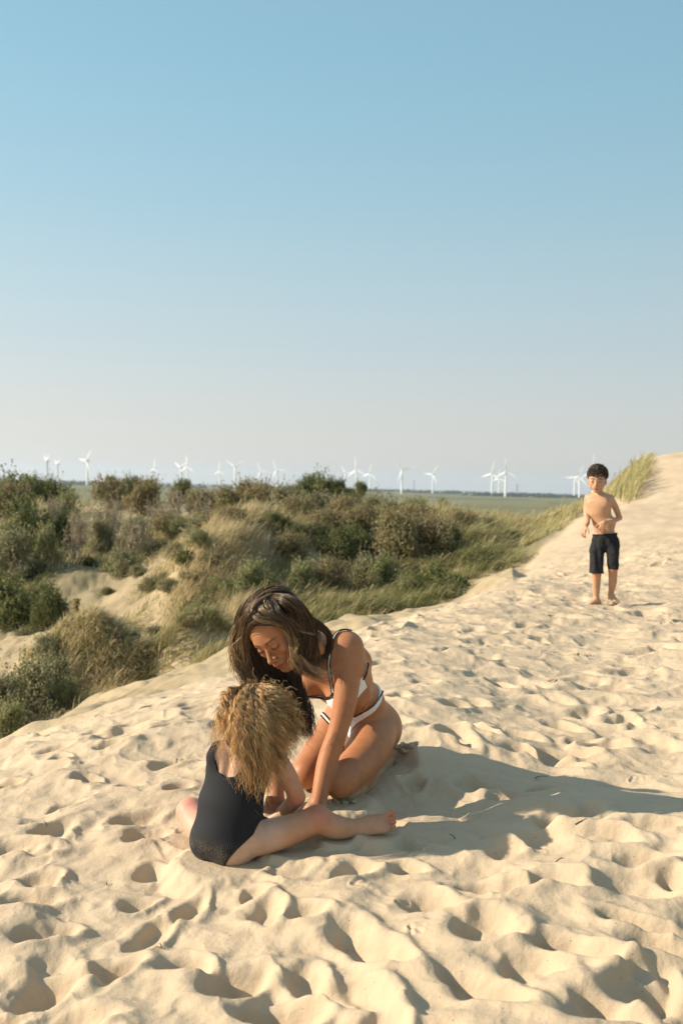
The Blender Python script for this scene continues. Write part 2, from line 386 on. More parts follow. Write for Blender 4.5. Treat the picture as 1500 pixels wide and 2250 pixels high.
# fine wind ripples in patches
wv = node(n, 'ShaderNodeTexWave', Scale=26, Distortion=5, Detail=2); wv.bands_direction = 'Y'
n.links.new(geo.outputs['Position'], wv.inputs['Vector'])
pm = nz_(1.7, 2, .5); pr = node(n, 'ShaderNodeMapRange'); pr.inputs['From Min'].default_value = .58; pr.inputs['From Max'].default_value = .68
n.links.new(pm.outputs['Fac'], pr.inputs['Value'])
wm = node(n, 'ShaderNodeMath', operation='MULTIPLY'); n.links.new(wv.outputs['Fac'], wm.inputs[0]); n.links.new(pr.outputs[0], wm.inputs[1])
bu3 = node(n, 'ShaderNodeBump', Strength=.25, Distance=.0025); n.links.new(wm.outputs[0], bu3.inputs['Height']); n.links.new(bu.outputs[0], bu3.inputs['Normal'])
n.links.new(bu3.outputs[0], b.inputs['Normal'])
gv = np.stack([GX, GY, GZ], -1).reshape(-1, 3)
go = mesh_from('ground', gv, quads, GNDM, True, attrs={'col': col.reshape(-1, 3), 'sand': FORE.ravel()})
tag(go, 'pale trampled dune sand running out to scrub and a green marsh', 'ground', kind='structure')
# ------------------------------------------------------------------ bodies: smooth blended volumes, meshed as one surface
class Vol:
    def __init__(s, lo, hi, h):
        s.lo = np.asarray(lo, float); s.h = h
        s.n = np.ceil((np.asarray(hi) - s.lo) / h).astype(int) + 1
        s.f = np.full(s.n, 0.5, np.float32)
    def sub(s, lo, hi):
        a = np.clip(np.floor((lo - s.lo) / s.h).astype(int), 0, s.n - 1); b = np.clip(np.ceil((hi - s.lo) / s.h).astype(int) + 1, 1, s.n)
        if np.any(b <= a): return None, None
        sl = tuple(slice(i, j) for i, j in zip(a, b))
        ax = [(s.lo[i] + s.h * np.arange(a[i], b[i])).astype(np.float32) for i in range(3)]
        X, Y, Z = np.meshgrid(*ax, indexing='ij', sparse=True)
        return sl, (X, Y, Z)
    def comb(s, sl, d, k, op='add'):
        f = s.f[sl]; d = d.astype(np.float32)
        if op == 'add':
            h = np.clip(.5 + .5 * (f - d) / k, 0, 1); s.f[sl] = f * (1 - h) + d * h - k * h * (1 - h)
        else:   # cut
            h = np.clip(.5 - .5 * (f + d) / k, 0, 1); s.f[sl] = f * (1 - h) - d * h + k * h * (1 - h)
    def cone(s, a, b, ra, rb, k=.02, flat=None, op='add'):
        """tapered capsule a-b; flat=(axis, factor) squeezes the section along an axis"""
        a = np.asarray(a, float); b = np.asarray(b, float); m = max(ra, rb) + k + 2 * s.h
        fm = m * (max(1, flat[1]) if flat is not None else 1)
        sl, g = s.sub(np.minimum(a, b) - fm, np.maximum(a, b) + fm)
        if sl is None: return
        X, Y, Z = g; d = b - a; L2 = float(d @ d) + 1e-12
        px, py, pz = X - a[0], Y - a[1], Z - a[2]
        t = np.clip((px * d[0] + py * d[1] + pz * d[2]) / L2, 0, 1)
        qx, qy, qz = px - t * d[0], py - t * d[1], pz - t * d[2]
        if flat is not None:
            w = np.asarray(flat[0], float); w = w / np.linalg.norm(w); c = qx * w[0] + qy * w[1] + qz * w[2]
            q2 = qx * qx + qy * qy + qz * qz - c * c + (c / flat[1]) ** 2
        else: q2 = qx * qx + qy * qy + qz * qz
        s.comb(sl, np.sqrt(q2) - (ra + t * (rb - ra)), k, op)
    def chain(s, pts, rad, k=.02, flat=None, sub=5):
        """a limb through several joints: one swept tapered tube, blended into the body once"""
        q = spline(np.column_stack([np.array(pts), rad]), (len(pts) - 1) * sub + 1) if len(pts) > 2 else np.column_stack([np.array(pts), rad])
        p, r = q[:, :3], q[:, 3]; m = (r.max() + 2 * s.h) * (max(1, flat[1]) if flat is not None else 1) + k
        sl, g = s.sub(p.min(0) - m, p.max(0) + m)
        if sl is None: return
        X, Y, Z = g; best = None
        for i in range(len(p) - 1):
            a, b = p[i], p[i + 1]; d = b - a; L2 = float(d @ d) + 1e-12
            px, py, pz = X - np.float32(a[0]), Y - np.float32(a[1]), Z - np.float32(a[2])
            t = np.clip((px * d[0] + py * d[1] + pz * d[2]) / L2, 0, 1).astype(np.float32)
            qx, qy, qz = px - t * np.float32(d[0]), py - t * np.float32(d[1]), pz - t * np.float32(d[2])
            q2 = qx * qx + qy * qy + qz * qz
            if flat is not None:
                w = np.asarray(flat[0], float); w = w / np.linalg.norm(w); c = qx * np.float32(w[0]) + qy * np.float32(w[1]) + qz * np.float32(w[2])
                q2 = q2 - c * c + (c / np.float32(flat[1])) ** 2
            v = np.sqrt(q2) - (np.float32(r[i]) + t * np.float32(r[i + 1] - r[i]))
            best = v if best is None else np.minimum(best, v)
        s.comb(sl, best, k)
    def ell(s, c, r, k=.02, M=None, op='add'):
        """ellipsoid, rows of M are its axes"""
        c = np.asarray(c, float); r = np.asarray(r, float); m = r.max() + k + 2 * s.h
        sl, g = s.sub(c - m, c + m)
        if sl is None: return
        X, Y, Z = g[0] - c[0], g[1] - c[1], g[2] - c[2]
        M = np.eye(3) if M is None else M
        u = [X * M[i][0] + Y * M[i][1] + Z * M[i][2] for i in range(3)]
        k0 = np.sqrt(sum((u[i] / r[i]) ** 2 for i in range(3))); k1 = np.sqrt(sum((u[i] / r[i] ** 2) ** 2 for i in range(3))) + 1e-6
        s.comb(sl, k0 * (k0 - 1) / k1, k, op)
    def grid(s):
        ax = [(s.lo[i] + s.h * np.arange(s.n[i])).astype(np.float32) for i in range(3)]
        return np.meshgrid(*ax, indexing='ij', sparse=True)
    def sample(s, p):
        q = (np.asarray(p) - s.lo) / s.h; i = np.clip(np.floor(q).astype(int), 0, s.n - 2); f = np.clip(q - i, 0, 1); r = 0
        for dx in (0, 1):
            for dy in (0, 1):
                for dz in (0, 1):
                    w_ = (f[..., 0] if dx else 1 - f[..., 0]) * (f[..., 1] if dy else 1 - f[..., 1]) * (f[..., 2] if dz else 1 - f[..., 2])
                    r = r + w_ * s.f[i[..., 0] + dx, i[..., 1] + dy, i[..., 2] + dz]
        return r
    def grad(s, p):
        e = s.h; p = np.asarray(p, float); g = np.stack([s.sample(p + e * np.eye(3)[i]) - s.sample(p - e * np.eye(3)[i]) for i in range(3)], -1)
        return g / (np.linalg.norm(g, axis=-1, keepdims=True) + 1e-9)
    def project(s, p, off=0.0, it=4):
        p = np.asarray(p, float).copy()
        for _ in range(it): p -= s.grad(p) * (s.sample(p) - off)[..., None]
        return p
def surface_nets(f, lo, h):
    neg = f < 0
    nx, ny, nz = f.shape
    c = neg[:-1, :-1, :-1].astype(np.int8)
    tot = np.zeros((nx - 1, ny - 1, nz - 1), np.int8)
    for dx in (0, 1):
        for dy in (0, 1):
            for dz in (0, 1): tot += neg[dx:nx - 1 + dx, dy:ny - 1 + dy, dz:nz - 1 + dz]
    act = (tot > 0) & (tot < 8); I = np.argwhere(act)
    idm = np.full(act.shape, -1, np.int32); idm[act] = np.arange(len(I))
    cs = [(dx, dy, dz) for dx in (0, 1) for dy in (0, 1) for dz in (0, 1)]
    V = np.stack([f[I[:, 0] + a, I[:, 1] + b, I[:, 2] + c_] for a, b, c_ in cs], 1)
    S = np.zeros((len(I), 3)); N = np.zeros(len(I))
    for i in range(8):
        for j in range(i + 1, 8):
            if sum(abs(cs[i][q] - cs[j][q]) for q in range(3)) != 1: continue
            m = (V[:, i] < 0) != (V[:, j] < 0)
            t = V[:, i] / np.where(m, V[:, i] - V[:, j], 1)
            for q in range(3): S[:, q] += np.where(m, cs[i][q] + t * (cs[j][q] - cs[i][q]), 0)
            N += m
    verts = (I + S / N[:, None]) * h + lo
    F = []
    for ax_ in range(3):
        o1, o2 = [(1, 2), (2, 0), (0, 1)][ax_]
        sa = [slice(1, -1)] * 3; sb = [slice(1, -1)] * 3
        sa[ax_] = slice(0, -1); sb[ax_] = slice(1, None)
        A = neg[tuple(sa)]; B = neg[tuple(sb)]; E = np.argwhere(A != B)
        base = E.copy(); base[:, o1] += 1; base[:, o2] += 1       # grid vertex index of the edge start
        fl = A[E[:, 0], E[:, 1], E[:, 2]]
        def cid(d1, d2):
            q = base.copy(); q[:, o1] -= d1; q[:, o2] -= d2; return idm[q[:, 0], q[:, 1], q[:, 2]]
        q = np.stack([cid(0, 0), cid(1, 0), cid(1, 1), cid(0, 1)], 1)
        q[~fl] = q[~fl][:, ::-1]; F.append(q)
    F = np.concatenate(F); F = F[(F >= 0).all(1)]
    return verts, F
def compact(v, f):
    u, inv = np.unique(f, return_inverse=True); return v[u], inv.reshape(f.shape)
def relax(v, f, it=2, lam=.5):
    for _ in range(it):
        s_ = np.zeros_like(v); c_ = np.zeros(len(v))
        for a in range(f.shape[1]):
            b = (a + 1) % f.shape[1]
            for i in range(3): s_[:, i] += np.bincount(f[:, a], v[f[:, b], i], len(v)) + np.bincount(f[:, b], v[f[:, a], i], len(v))
            c_ += np.bincount(f[:, a], minlength=len(v)) + np.bincount(f[:, b], minlength=len(v))
        v = v * (1 - lam) + lam * s_ / np.maximum(c_, 1)[:, None]
    return v
def cloth(vol, region, off, name, mat, parent, keep=-.004, it=2, attrs=None):
    """cloth lying off metres above the body where region < 0 (region is an array on the grid)"""
    f = np.maximum(vol.f - off, region)
    v, q = surface_nets(f, vol.lo, vol.h); sd_ = vol.sample(v); ok = (sd_[q] > keep).any(1); v, q = compact(v, q[ok]); v = relax(v, q, it, .5)
    return child(mesh_from(name, v, q, mat, True, attrs={k_: fn(v) for k_, fn in (attrs or {}).items()}), parent)
def tube(path, rad, sides=5, up=None):
    """one tapered tube; rad scalar or per point"""
    path = np.asarray(path, float); n = len(path); rad = np.broadcast_to(rad, (n,))
    T = np.gradient(path, axis=0); T /= np.linalg.norm(T, axis=1, keepdims=True) + 1e-9
    ref = np.array([0.31, .2, .93]) if up is None else np.asarray(up, float)
    A = np.cross(T, ref); A /= np.linalg.norm(A, axis=1, keepdims=True) + 1e-9; B = np.cross(T, A)
    an = np.arange(sides) * 2 * math.pi / sides
    v = path[:, None] + rad[:, None, None] * (np.cos(an)[None, :, None] * A[:, None] + np.sin(an)[None, :, None] * B[:, None])
    i, j = np.meshgrid(np.arange(n - 1), np.arange(sides), indexing='ij'); j2 = (j + 1) % sides
    q = np.stack([i * sides + j, i * sides + j2, (i + 1) * sides + j2, (i + 1) * sides + j], -1).reshape(-1, 4)
    return v.reshape(-1, 3), q
def tubes(paths, rads, sides=3):
    """many strands with the same point count: paths (S,n,3), rads (S,n)"""
    S, n, _ = paths.shape
    T = np.gradient(paths, axis=1); T /= np.linalg.norm(T, axis=2, keepdims=True) + 1e-9
    A = np.cross(T, np.array([0.31, .2, .93])); A /= np.linalg.norm(A, axis=2, keepdims=True) + 1e-9; B = np.cross(T, A)
    an = np.arange(sides) * 2 * math.pi / sides
    v = paths[:, :, None] + rads[:, :, None, None] * (np.cos(an)[None, None, :, None] * A[:, :, None] + np.sin(an)[None, None, :, None] * B[:, :, None])
    i, j = np.meshgrid(np.arange(n - 1), np.arange(sides), indexing='ij'); j2 = (j + 1) % sides
    q = np.stack([i * sides + j, i * sides + j2, (i + 1) * sides + j2, (i + 1) * sides + j], -1).reshape(-1, 4)
    Q = (q[None] + (np.arange(S) * n * sides)[:, None, None]).reshape(-1, 4)
    return v.reshape(-1, 3), Q
class Bag:
    """collects vertex/face/colour arrays for one mesh"""
    def __init__(s): s.v = []; s.q = []; s.c = []; s.n = 0
    def add(s, v, q, c):
        s.v.append(v); s.q.append(q + s.n); s.n += len(v)
        c = np.asarray(c, float); s.c.append(np.broadcast_to(c, (len(v), 3)) if c.ndim == 1 else c)
    def build(s, name, mat, parent=None, smooth=True):
        o = mesh_from(name, np.concatenate(s.v), np.concatenate(s.q), mat, smooth, attrs={'col': np.concatenate(s.c)})
        if parent: child(o, parent)
        return o
def unit(v): v = np.asarray(v, float); return v / np.linalg.norm(v)
def spline(pts, n):
    """Catmull-Rom through pts (k,m) -> (n,m)"""
    pts = np.asarray(pts, float); k = len(pts); e = np.concatenate([[2 * pts[0] - pts[1]], pts, [2 * pts[-1] - pts[-2]]])
    t = np.linspace(0, k - 1 - 1e-6, n); i = t.astype(int); f = (t - i)[:, None]
    p0, p1, p2, p3 = e[i], e[i + 1], e[i + 2], e[i + 3]
    return .5 * (2 * p1 + (p2 - p0) * f + (2 * p0 - 5 * p1 + 4 * p2 - p3) * f ** 2 + (3 * p1 - 3 * p2 + p3 - p0) * f ** 3)
def strands(bag, ctrl, count, spread, rad, cols, n=26, wave=(0, 0), seed=0, tight=None, fly=0.0, curl=None):
    """a lock of hair: control points (world), spread radius at each, tapering strands with their own colours"""
    r_ = np.random.default_rng(seed); ctrl = np.asarray(ctrl, float)
    sp = np.interp(np.linspace(0, 1, n), np.linspace(0, 1, len(spread)), spread)
    mid = spline(ctrl, n); T = np.gradient(mid, axis=0); T /= np.linalg.norm(T, axis=1, keepdims=True)
    ref = -c_f; A = np.cross(T, ref); A /= np.linalg.norm(A, axis=1, keepdims=True) + 1e-9; B = np.cross(T, A)
    an = r_.uniform(0, 2 * math.pi, count); rr = np.sqrt(r_.uniform(0, 1, count)); t = np.linspace(0, 1, n)
    da = r_.normal(0, .5, count)
    ang = an[:, None] + da[:, None] * t[None]
    off = rr[:, None] * sp[None]
    p = mid[None] + off[..., None] * (np.cos(ang)[..., None] * A[None] + np.sin(ang)[..., None] * B[None] * .7)
    # shared and private waves
    am, fr = wave
    ph = r_.uniform(0, 6.28, (count, 1)) * .35 + r_.integers(0, 5, (count, 1)) * 1.3
    env = t[None] ** 1.3
    p = p + (am * env * np.sin(fr * 6.28 * t[None] * (1 + .15 * r_.normal(0, 1, (count, 1))) + ph))[..., None] * A[None]
    p = p + (am * .7 * env * np.cos(fr * 6.28 * t[None] + ph * 1.7))[..., None] * B[None]
    if curl:
        ca, cf = curl; k0 = t[None] ** .5; cp = r_.uniform(0, 6.28) + r_.normal(0, tight if tight else .38, (count, 1)); f_ = cf * (1 + .022 * r_.normal(0, 1, (count, 1)))
        p = p + (ca * k0 * np.sin(6.28 * f_ * t[None] + cp))[..., None] * A[None] + (ca * k0 * np.cos(6.28 * f_ * t[None] + cp))[..., None] * B[None]
    if fly:
        fv = r_.normal(0, fly, (count, 1, 3)); p = p + fv * (t ** 2)[None, :, None]
    end = r_.uniform(.72, 1.0, count)                  # uneven ends
    tt = t[None] * end[:, None]; ix = tt * (n - 1); i0 = np.minimum(ix.astype(int), n - 2); ff = (ix - i0)[..., None]
    ar = np.arange(count)[:, None]; p = p[ar, i0] * (1 - ff) + p[ar, i0 + 1] * ff
    rd = rad * r_.uniform(.6, 1.25, (count, 1)) * (1 - .75 * t[None] ** 3) * np.clip(.25 + t[None] * 8, 0, 1)
    v, q = tubes(p, rd * np.ones((count, n)), 3)
    cols = np.asarray(cols, float); ci = r_.integers(0, len(cols), count); cc = cols[ci] * r_.uniform(.75, 1.25, (count, 1))
    bag.add(v, q, np.repeat(cc, n * 3, axis=0))
def near_sand(v, h=.05):
    return 1 - sstep(.0, h, v[:, 2] - gheight(v[:, 0], v[:, 1]))
def skin_mat(name, sss=.12, rough=.45, spec=.4):
    m, n, b = new_mat(name)
    a = node(n, 'ShaderNodeAttribute', attribute_name='col'); tc = node(n, 'ShaderNodeTexCoord')
    no = node(n, 'ShaderNodeTexNoise', Scale=55, Detail=4); no2 = node(n, 'ShaderNodeTexNoise', Scale=9, Detail=3)
    n.links.new(tc.outputs['Object'], no.inputs['Vector']); n.links.new(tc.outputs['Object'], no2.inputs['Vector'])
    ad = node(n, 'ShaderNodeMath', operation='ADD'); n.links.new(no.outputs['Fac'], ad.inputs[0]); n.links.new(no2.outputs['Fac'], ad.inputs[1])
    mr = node(n, 'ShaderNodeMapRange'); mr.inputs['From Min'].default_value = .6; mr.inputs['From Max'].default_value = 1.4
    mr.inputs['To Min'].default_value = .88; mr.inputs['To Max'].default_value = 1.12; n.links.new(ad.outputs[0], mr.inputs['Value'])
    vm = node(n, 'ShaderNodeVectorMath', operation='SCALE'); n.links.new(a.outputs['Color'], vm.inputs[0]); n.links.new(mr.outputs[0], vm.inputs['Scale'])
    sd_ = node(n, 'ShaderNodeAttribute', attribute_name='sandy'); gr = node(n, 'ShaderNodeTexNoise', Scale=480, Detail=2); n.links.new(tc.outputs['Object'], gr.inputs['Vector'])
    g2 = node(n, 'ShaderNodeTexNoise', Scale=22, Detail=3); n.links.new(tc.outputs['Object'], g2.inputs['Vector'])
    a1 = node(n, 'ShaderNodeMath', operation='MULTIPLY_ADD'); n.links.new(g2.outputs['Fac'], a1.inputs[0]); a1.inputs[1].default_value = .55; n.links.new(gr.outputs['Fac'], a1.inputs[2])
    a2 = node(n, 'ShaderNodeMath', operation='MULTIPLY_ADD'); n.links.new(sd_.outputs['Fac'], a2.inputs[0]); a2.inputs[1].default_value = .42; n.links.new(a1.outputs[0], a2.inputs[2])
    ms = node(n, 'ShaderNodeMapRange'); ms.inputs['From Min'].default_value = 1.02; ms.inputs['From Max'].default_value = 1.12; ms.inputs['To Max'].default_value = .8; n.links.new(a2.outputs[0], ms.inputs['Value'])
    sm = node(n, 'ShaderNodeMix', data_type='RGBA'); sm.inputs[7].default_value = (.46, .36, .25, 1); n.links.new(ms.outputs[0], sm.inputs[0]); n.links.new(vm.outputs[0], sm.inputs[6])
    n.links.new(sm.outputs[2], b.inputs['Base Color']); b.inputs['Roughness'].default_value = rough; b.inputs['Specular IOR Level'].default_value = spec
    b.inputs['Subsurface Weight'].default_value = sss; b.inputs['Subsurface Radius'].default_value = (1, .35, .2); b.inputs['Subsurface Scale'].default_value = .012
    fine = node(n, 'ShaderNodeTexNoise', Scale=420, Detail=3); n.links.new(tc.outputs['Object'], fine.inputs['Vector'])
    bu = node(n, 'ShaderNodeBump', Strength=.18, Distance=.0008); n.links.new(fine.outputs['Fac'], bu.inputs['Height']); n.links.new(bu.outputs[0], b.inputs['Normal'])
    return m
def head(vol, c, L, F, U, s=1.0, young=0.0, lids=True):
    """a head with face; c is the centre at eye height, L/F/U its left, forward and up; returns the local->world map"""
    M = np.array([L, F, U]); c = np.asarray(c, float)
    def W(l, f, u): return c + s * (l * M[0] + f * M[1] + u * M[2])
    yj = 1 - .12 * young                                     # a child's jaw is shorter
    e = lambda p, r, k, op='add': vol.ell(W(*p), np.array(r) * s, k * s, M, op)
    cn = lambda a, b, ra, rb, k: vol.cone(W(*a), W(*b), ra * s, rb * s, k * s)
    e((0, -.014, .034), (.074 + .003 * young, .093, .078), .02)
    e((0, .030, .030), (.060, .056, .058), .03)
    e((0, .020, -.030 * yj), (.058 + .006 * young, .062, .072 * yj), .025)
    for x in (-1, 1):
        cn((x * .050, -.002, -.040), (x * .014, .060, -.094 * yj), .017, .014, .02)
        e((x * .041, .060, -.024), (.019, .018, .016), .02)
        if young: e((x * .036, .056, -.05 * yj), (.022, .02, .022), .02)
    e((0, .070, -.095 * yj), (.015, .014, .013), .015)
    cn((-.030, .078, .017), (.030, .078, .017), .008 * (1 - .4 * young), .008 * (1 - .4 * young), .018)
    for x in (-1, 1):
        e((x * .031, .098, -.002), (.018, .016, .011), .010, 'cut')
        e((x * .031, .0755, -.003), (.0145, .0125, .0115), .004)
    nl = 1 - .25 * young
    cn((0, .083, .004), (0, .083 + .021 * nl, -.034), .0062, .0088, .008)
    e((0, .083 + .024 * nl, -.0375), (.0088, .0085, .0078), .005)
    for x in (-1, 1): e((x * .0115, .092 + .003 * nl, -.041), (.0065, .0085, .0062), .004)
    e((0, .076, -.062 * yj), (.026, .019, .02), .015)
    for x in (-1, 1):
        cn((0, .0945, -.0615 * yj), (x * .020, .0855, -.0655 * yj), .0046, .0028, .004)
        cn((0, .0925, -.0715 * yj), (x * .017, .085, -.0675 * yj), .0055, .003, .004)
        e((x * .076, -.010, -.010), (.0075, .018, .030), .006)
        e((x * .084, -.006, -.010), (.006, .010, .017), .004, 'cut')
    return W, M, c, s
def face_colour(v, col, H, lip, brow, cheek=.12, young=0.0):
    """lips, brows and flushed cheeks as real skin colours; shade of nostrils and mouth slit painted dark"""
    W, M, c, s = H; q = (v - c) @ M.T / s; l, f, u = q[:, 0], q[:, 1], q[:, 2]; al = np.abs(l); yj = 1 - .12 * young
    front = sstep(.03, .06, f)
    um = -.0672 * yj + .0004
    lipm = front * (1 - sstep(.85, 1.1, np.sqrt((al / .0225) ** 2 + ((u - um) / (.0098 * (1 - .35 * (al / .0225) ** 2) + 1e-4)) ** 2))) * sstep(.075, .08, f)
    col = col * (1 - lipm[:, None]) + np.array(lip) * lipm[:, None]
    slit = front * np.exp(-((u - um - .06 * al ** 1.5) / .0013) ** 2) * (al < .021) * (f > .07)
    col = col * (1 - .65 * slit[:, None])  # dark crease between the lips, painted in
    bu_ = .020 + .006 * np.sin(np.clip((al - .012) / .036, 0, 1) * 2.4) - .003
    bm = front * np.exp(-((u - bu_) / (.0042 * (1.2 - al / .06))) ** 2) * sstep(.010, .015, al) * (1 - sstep(.044, .052, al))
    col = col * (1 - .95 * bm[:, None]) + np.array(brow) * .95 * bm[:, None]
    nos = np.exp(-(((al - .0065) / .003) ** 2 + ((u + .046) / .0022) ** 2)) * (f > .085); col = col * (1 - .75 * nos[:, None])  # shaded nostril openings painted as dark spots, then cheeks
    ch = front * np.exp(-(((al - .04) / .017) ** 2 + ((u + .032) / .017) ** 2)); col = col * (1 + ch[:, None] * cheek * np.array([.9, -1.1, -1.0]))
    return col
def lashes(H, parent, dark, name='eyelashes', gaze=-.0075, mat=None):
    W, M, c, s = H
    for x in (-1, 1):
        b = Bag(); t = np.linspace(-1, 1, 13)
        pts = np.array([W(x * .031 + .0155 * a, .0885 - .0075 * a * a - .004 * (1 if a * x > 0 else 0) * abs(a), gaze + .0045 * a * a) for a in t])
        v, q = tube(pts, s * .0011 * (1 - .5 * np.abs(t) ** 3), 4); b.add(v, q, dark)
        for a in np.linspace(-.9, .95, 14):
            p0 = W(x * .031 + .0155 * a, .0885 - .0075 * a * a, gaze + .0045 * a * a); p1 = p0 + s * (.0040 * M[1] - .0035 * M[2] + .003 * a * M[0])
            v, q = tube([p0, (p0 + p1) / 2 - s * .0006 * M[2], p1], [s * .0005, s * .0004, s * .0001], 3); b.add(v, q, dark)
        b.build(name, mat, parent)
def hand(vol, wrist, palm_dir, palm_n, thumb_side, s=1.0, curl=(.35, .4, .45, .5), spread=.16, k=.003):
    """palm_dir: wrist->fingers, palm_n: out of the back of the hand, thumb_side: unit towards the thumb"""
    d = unit(palm_dir); nn = unit(palm_n - np.dot(palm_n, d) * d); t = unit(np.cross(d, nn)); t = t if np.dot(t, thumb_side) > 0 else -t
    wr = np.asarray(wrist, float)
    for x in (-.024, -.008, .008, .024):
        vol.cone(wr + s * (.008 * d + x * .75 * t), wr + s * (.080 * d + x * t), .0145 * s, .0115 * s, .012 * s)
    ln = [.068, .077, .071, .056]; rd = [.0085, .0088, .0084, .0074]
    for i, x in enumerate((.027, .009, -.009, -.027)):
        a = spread * x / .027; fd = unit(d * math.cos(a) + t * math.sin(a)); p = wr + s * (.080 * d + x * t); bend = curl[i]
        dd = unit(fd * math.cos(bend * .6) - nn * math.sin(bend * .6)); lens = [.45, .30, .25]
        for j in range(3):
            q = p + s * ln[i] * lens[j] * dd; r0 = rd[i] * (1 - .1 * j) * s
            vol.cone(p, q, r0, r0 * .9, k); p = q; dd = unit(dd * math.cos(bend) - nn * math.sin(bend))
    tb = wr + s * (.018 * d + .024 * t); td = unit(d * .65 + t * .75 - nn * .25); q1 = tb + s * .034 * td
    q2 = q1 + s * .030 * unit(d * .85 + t * .45 - nn * .25); q3 = q2 + s * .024 * unit(d * .95 + t * .15 - nn * .3)
    vol.cone(tb, q1, .014 * s, .0108 * s, .01 * s); vol.cone(q1, q2, .0105 * s, .0092 * s, k); vol.cone(q2, q3, .0092 * s, .0075 * s, k)
def foot(vol, ankle, toe_dir, sole_n, s=1.0, side=1, k=.003):
    """sole_n points from the sole up to the instep; side=+1: big toe to the left of toe_dir seen from above"""
    d = unit(toe_dir); nn = unit(sole_n - np.dot(sole_n, d) * d); t = np.cross(nn, d) * side; A = np.asarray(ankle, float)
    heel = A - s * (.035 * d + .055 * nn)
    vol.cone(A, heel + .012 * s * nn, .034 * s, .030 * s, .02 * s); vol.ell(heel + .008 * s * nn, np.array([.03, .034, .026]) * s, .012 * s, np.array([t, d, nn]))
    for x, r in ((.022, .020), (0, .019), (-.022, .016)):
        vol.cone(A - s * (.015 * nn - .01 * d) + s * x * .5 * t, A + s * (.125 * d - .062 * nn + x * 1.1 * t), .026 * s, r * s * .85, .02 * s)
    tx = (.030, .010, -.006, -.020, -.033); tl = (.040, .036, .031, .027, .022); tr = (.0135, .0095, .009, .0085, .008)
    for x, l, r in zip(tx, tl, tr):
        p = A + s * ((.128 - .35 * max(0, .01 - x)) * d - .066 * nn + x * t); vol.cone(p, p + s * (l * d + .002 * nn), r * s * .95, r * s, k)
# ------------------------------------------------------------------ the kneeling woman
WROOT = empty('person', P(745, 1755, 3.40), 'long-haired woman in a white bikini with black edging kneeling over the sand', 'person', 'people on the dune')
wv_ = Vol(P(560, 1900, 3.30) - np.array([.12, .52, .02]), P(900, 1290, 3.55) + np.array([.12, .62, .09]), .003)
w_ = wv_
# torso frame
tU = unit(CV(-.23, .67, .70)); tL0 = CV(.7, 0, .7); tL = unit(tL0 - np.dot(tL0, tU) * tU); tF = unit(np.cross(tL, tU))
chest = P(738, 1474, 3.44); waist = P(783, 1536, 3.59); pelv = P(798, 1588, 3.69); neckb = P(706, 1424, 3.385)
shL = P(763, 1422, 3.355); shR = P(622, 1424, 3.56)
TM = np.array([tL, tF, tU])
w_.ell(chest + .005 * tU, (.132, .088, .13), .03, TM)
w_.ell(chest - .07 * tU, (.118, .085, .10), .04, TM)
w_.ell(chest + .075 * tU, (.125, .070, .07), .04, TM)
w_.ell(waist, (.112, .080, .11), .05, TM)
pU = unit(CV(-.12, .90, .42)); pL = unit(tL - np.dot(tL, pU) * pU); pF = unit(np.cross(pL, pU)); PM_ = np.array([pL, pF, pU])
w_.ell(pelv + .01 * pU, (.150, .098, .105), .05, PM_)
hipL = P(822, 1597, 3.62); hipR = P(757, 1586, 3.76)
for h_ in (hipL, hipR): w_.ell(h_ - .022 * pF - .035 * pU, (.078, .088, .085), .03, PM_)
# shoulders, neck
w_.cone(neckb, shL, .046, .043, .04); w_.cone(neckb, shR, .048, .046, .04)
w_.ell(shL, (.049, .047, .051), .03); w_.ell(shR, (.05, .05, .055), .03)
# head frame
hU = CV(-.55, .78, .30); hF = CV(-.38, -.55, .73); hF = unit(hF - np.dot(hF, hU) * hU); hL = np.cross(hU, hF)
hC = P(612, 1387, 3.17)
WH = head(w_, hC, hL, hF, hU, 1.0)
w_.chain([WH[0](0, -.025, -.045), (WH[0](0, -.03, -.06) + neckb) / 2 - .01 * tU, neckb], [.054, .050, .058], .025)
w_.cone(WH[0](.035, -.02, -.07), neckb + .05 * tL - .02 * tU, .012, .016, .02)
# collar bones
for x in (-1, 1): w_.cone(neckb + .045 * tF + x * .02 * tL - .02 * tU, (shL if x > 0 else shR) + .03 * tF, .009, .010, .02)
# breasts
for x, kk in ((1, 1), (-1, 1)):
    bc = chest + .066 * tF + x * .066 * tL - .004 * tU
    w_.ell(bc, (.052, .048, .052), .03, TM); w_.ell(bc + .018 * tF + CV(0, -1, 0) * .008, (.034, .034, .034), .03, TM)
# legs
kL = P(747, 1716, 3.32); kR = P(672, 1700, 3.50)
w_.chain([hipL, P(816, 1630, 3.53), P(795, 1668, 3.45), kL], [.082, .079, .070, .053], .02); w_.ell(kL, (.050, .050, .052), .02)
w_.chain([hipR, hipR * .5 + kR * .5, kR], [.084, .072, .054], .02)
anL = P(840, 1676, 3.70); anR = P(760, 1655, 3.92)
w_.chain([P(752, 1735, 3.37), P(795, 1712, 3.52), anL], [.045, .050, .031], .012)
w_.chain([P(682, 1722, 3.55), P(722, 1690, 3.70), anR], [.045, .050, .031], .012)
foot(w_, anL, CV(.35, -.25, -.9), CV(-.1, -1, -.1), .92, 1); foot(w_, anR, CV(.45, -.02, -.9), CV(-.1, -1, -.1), 1.0, -1)
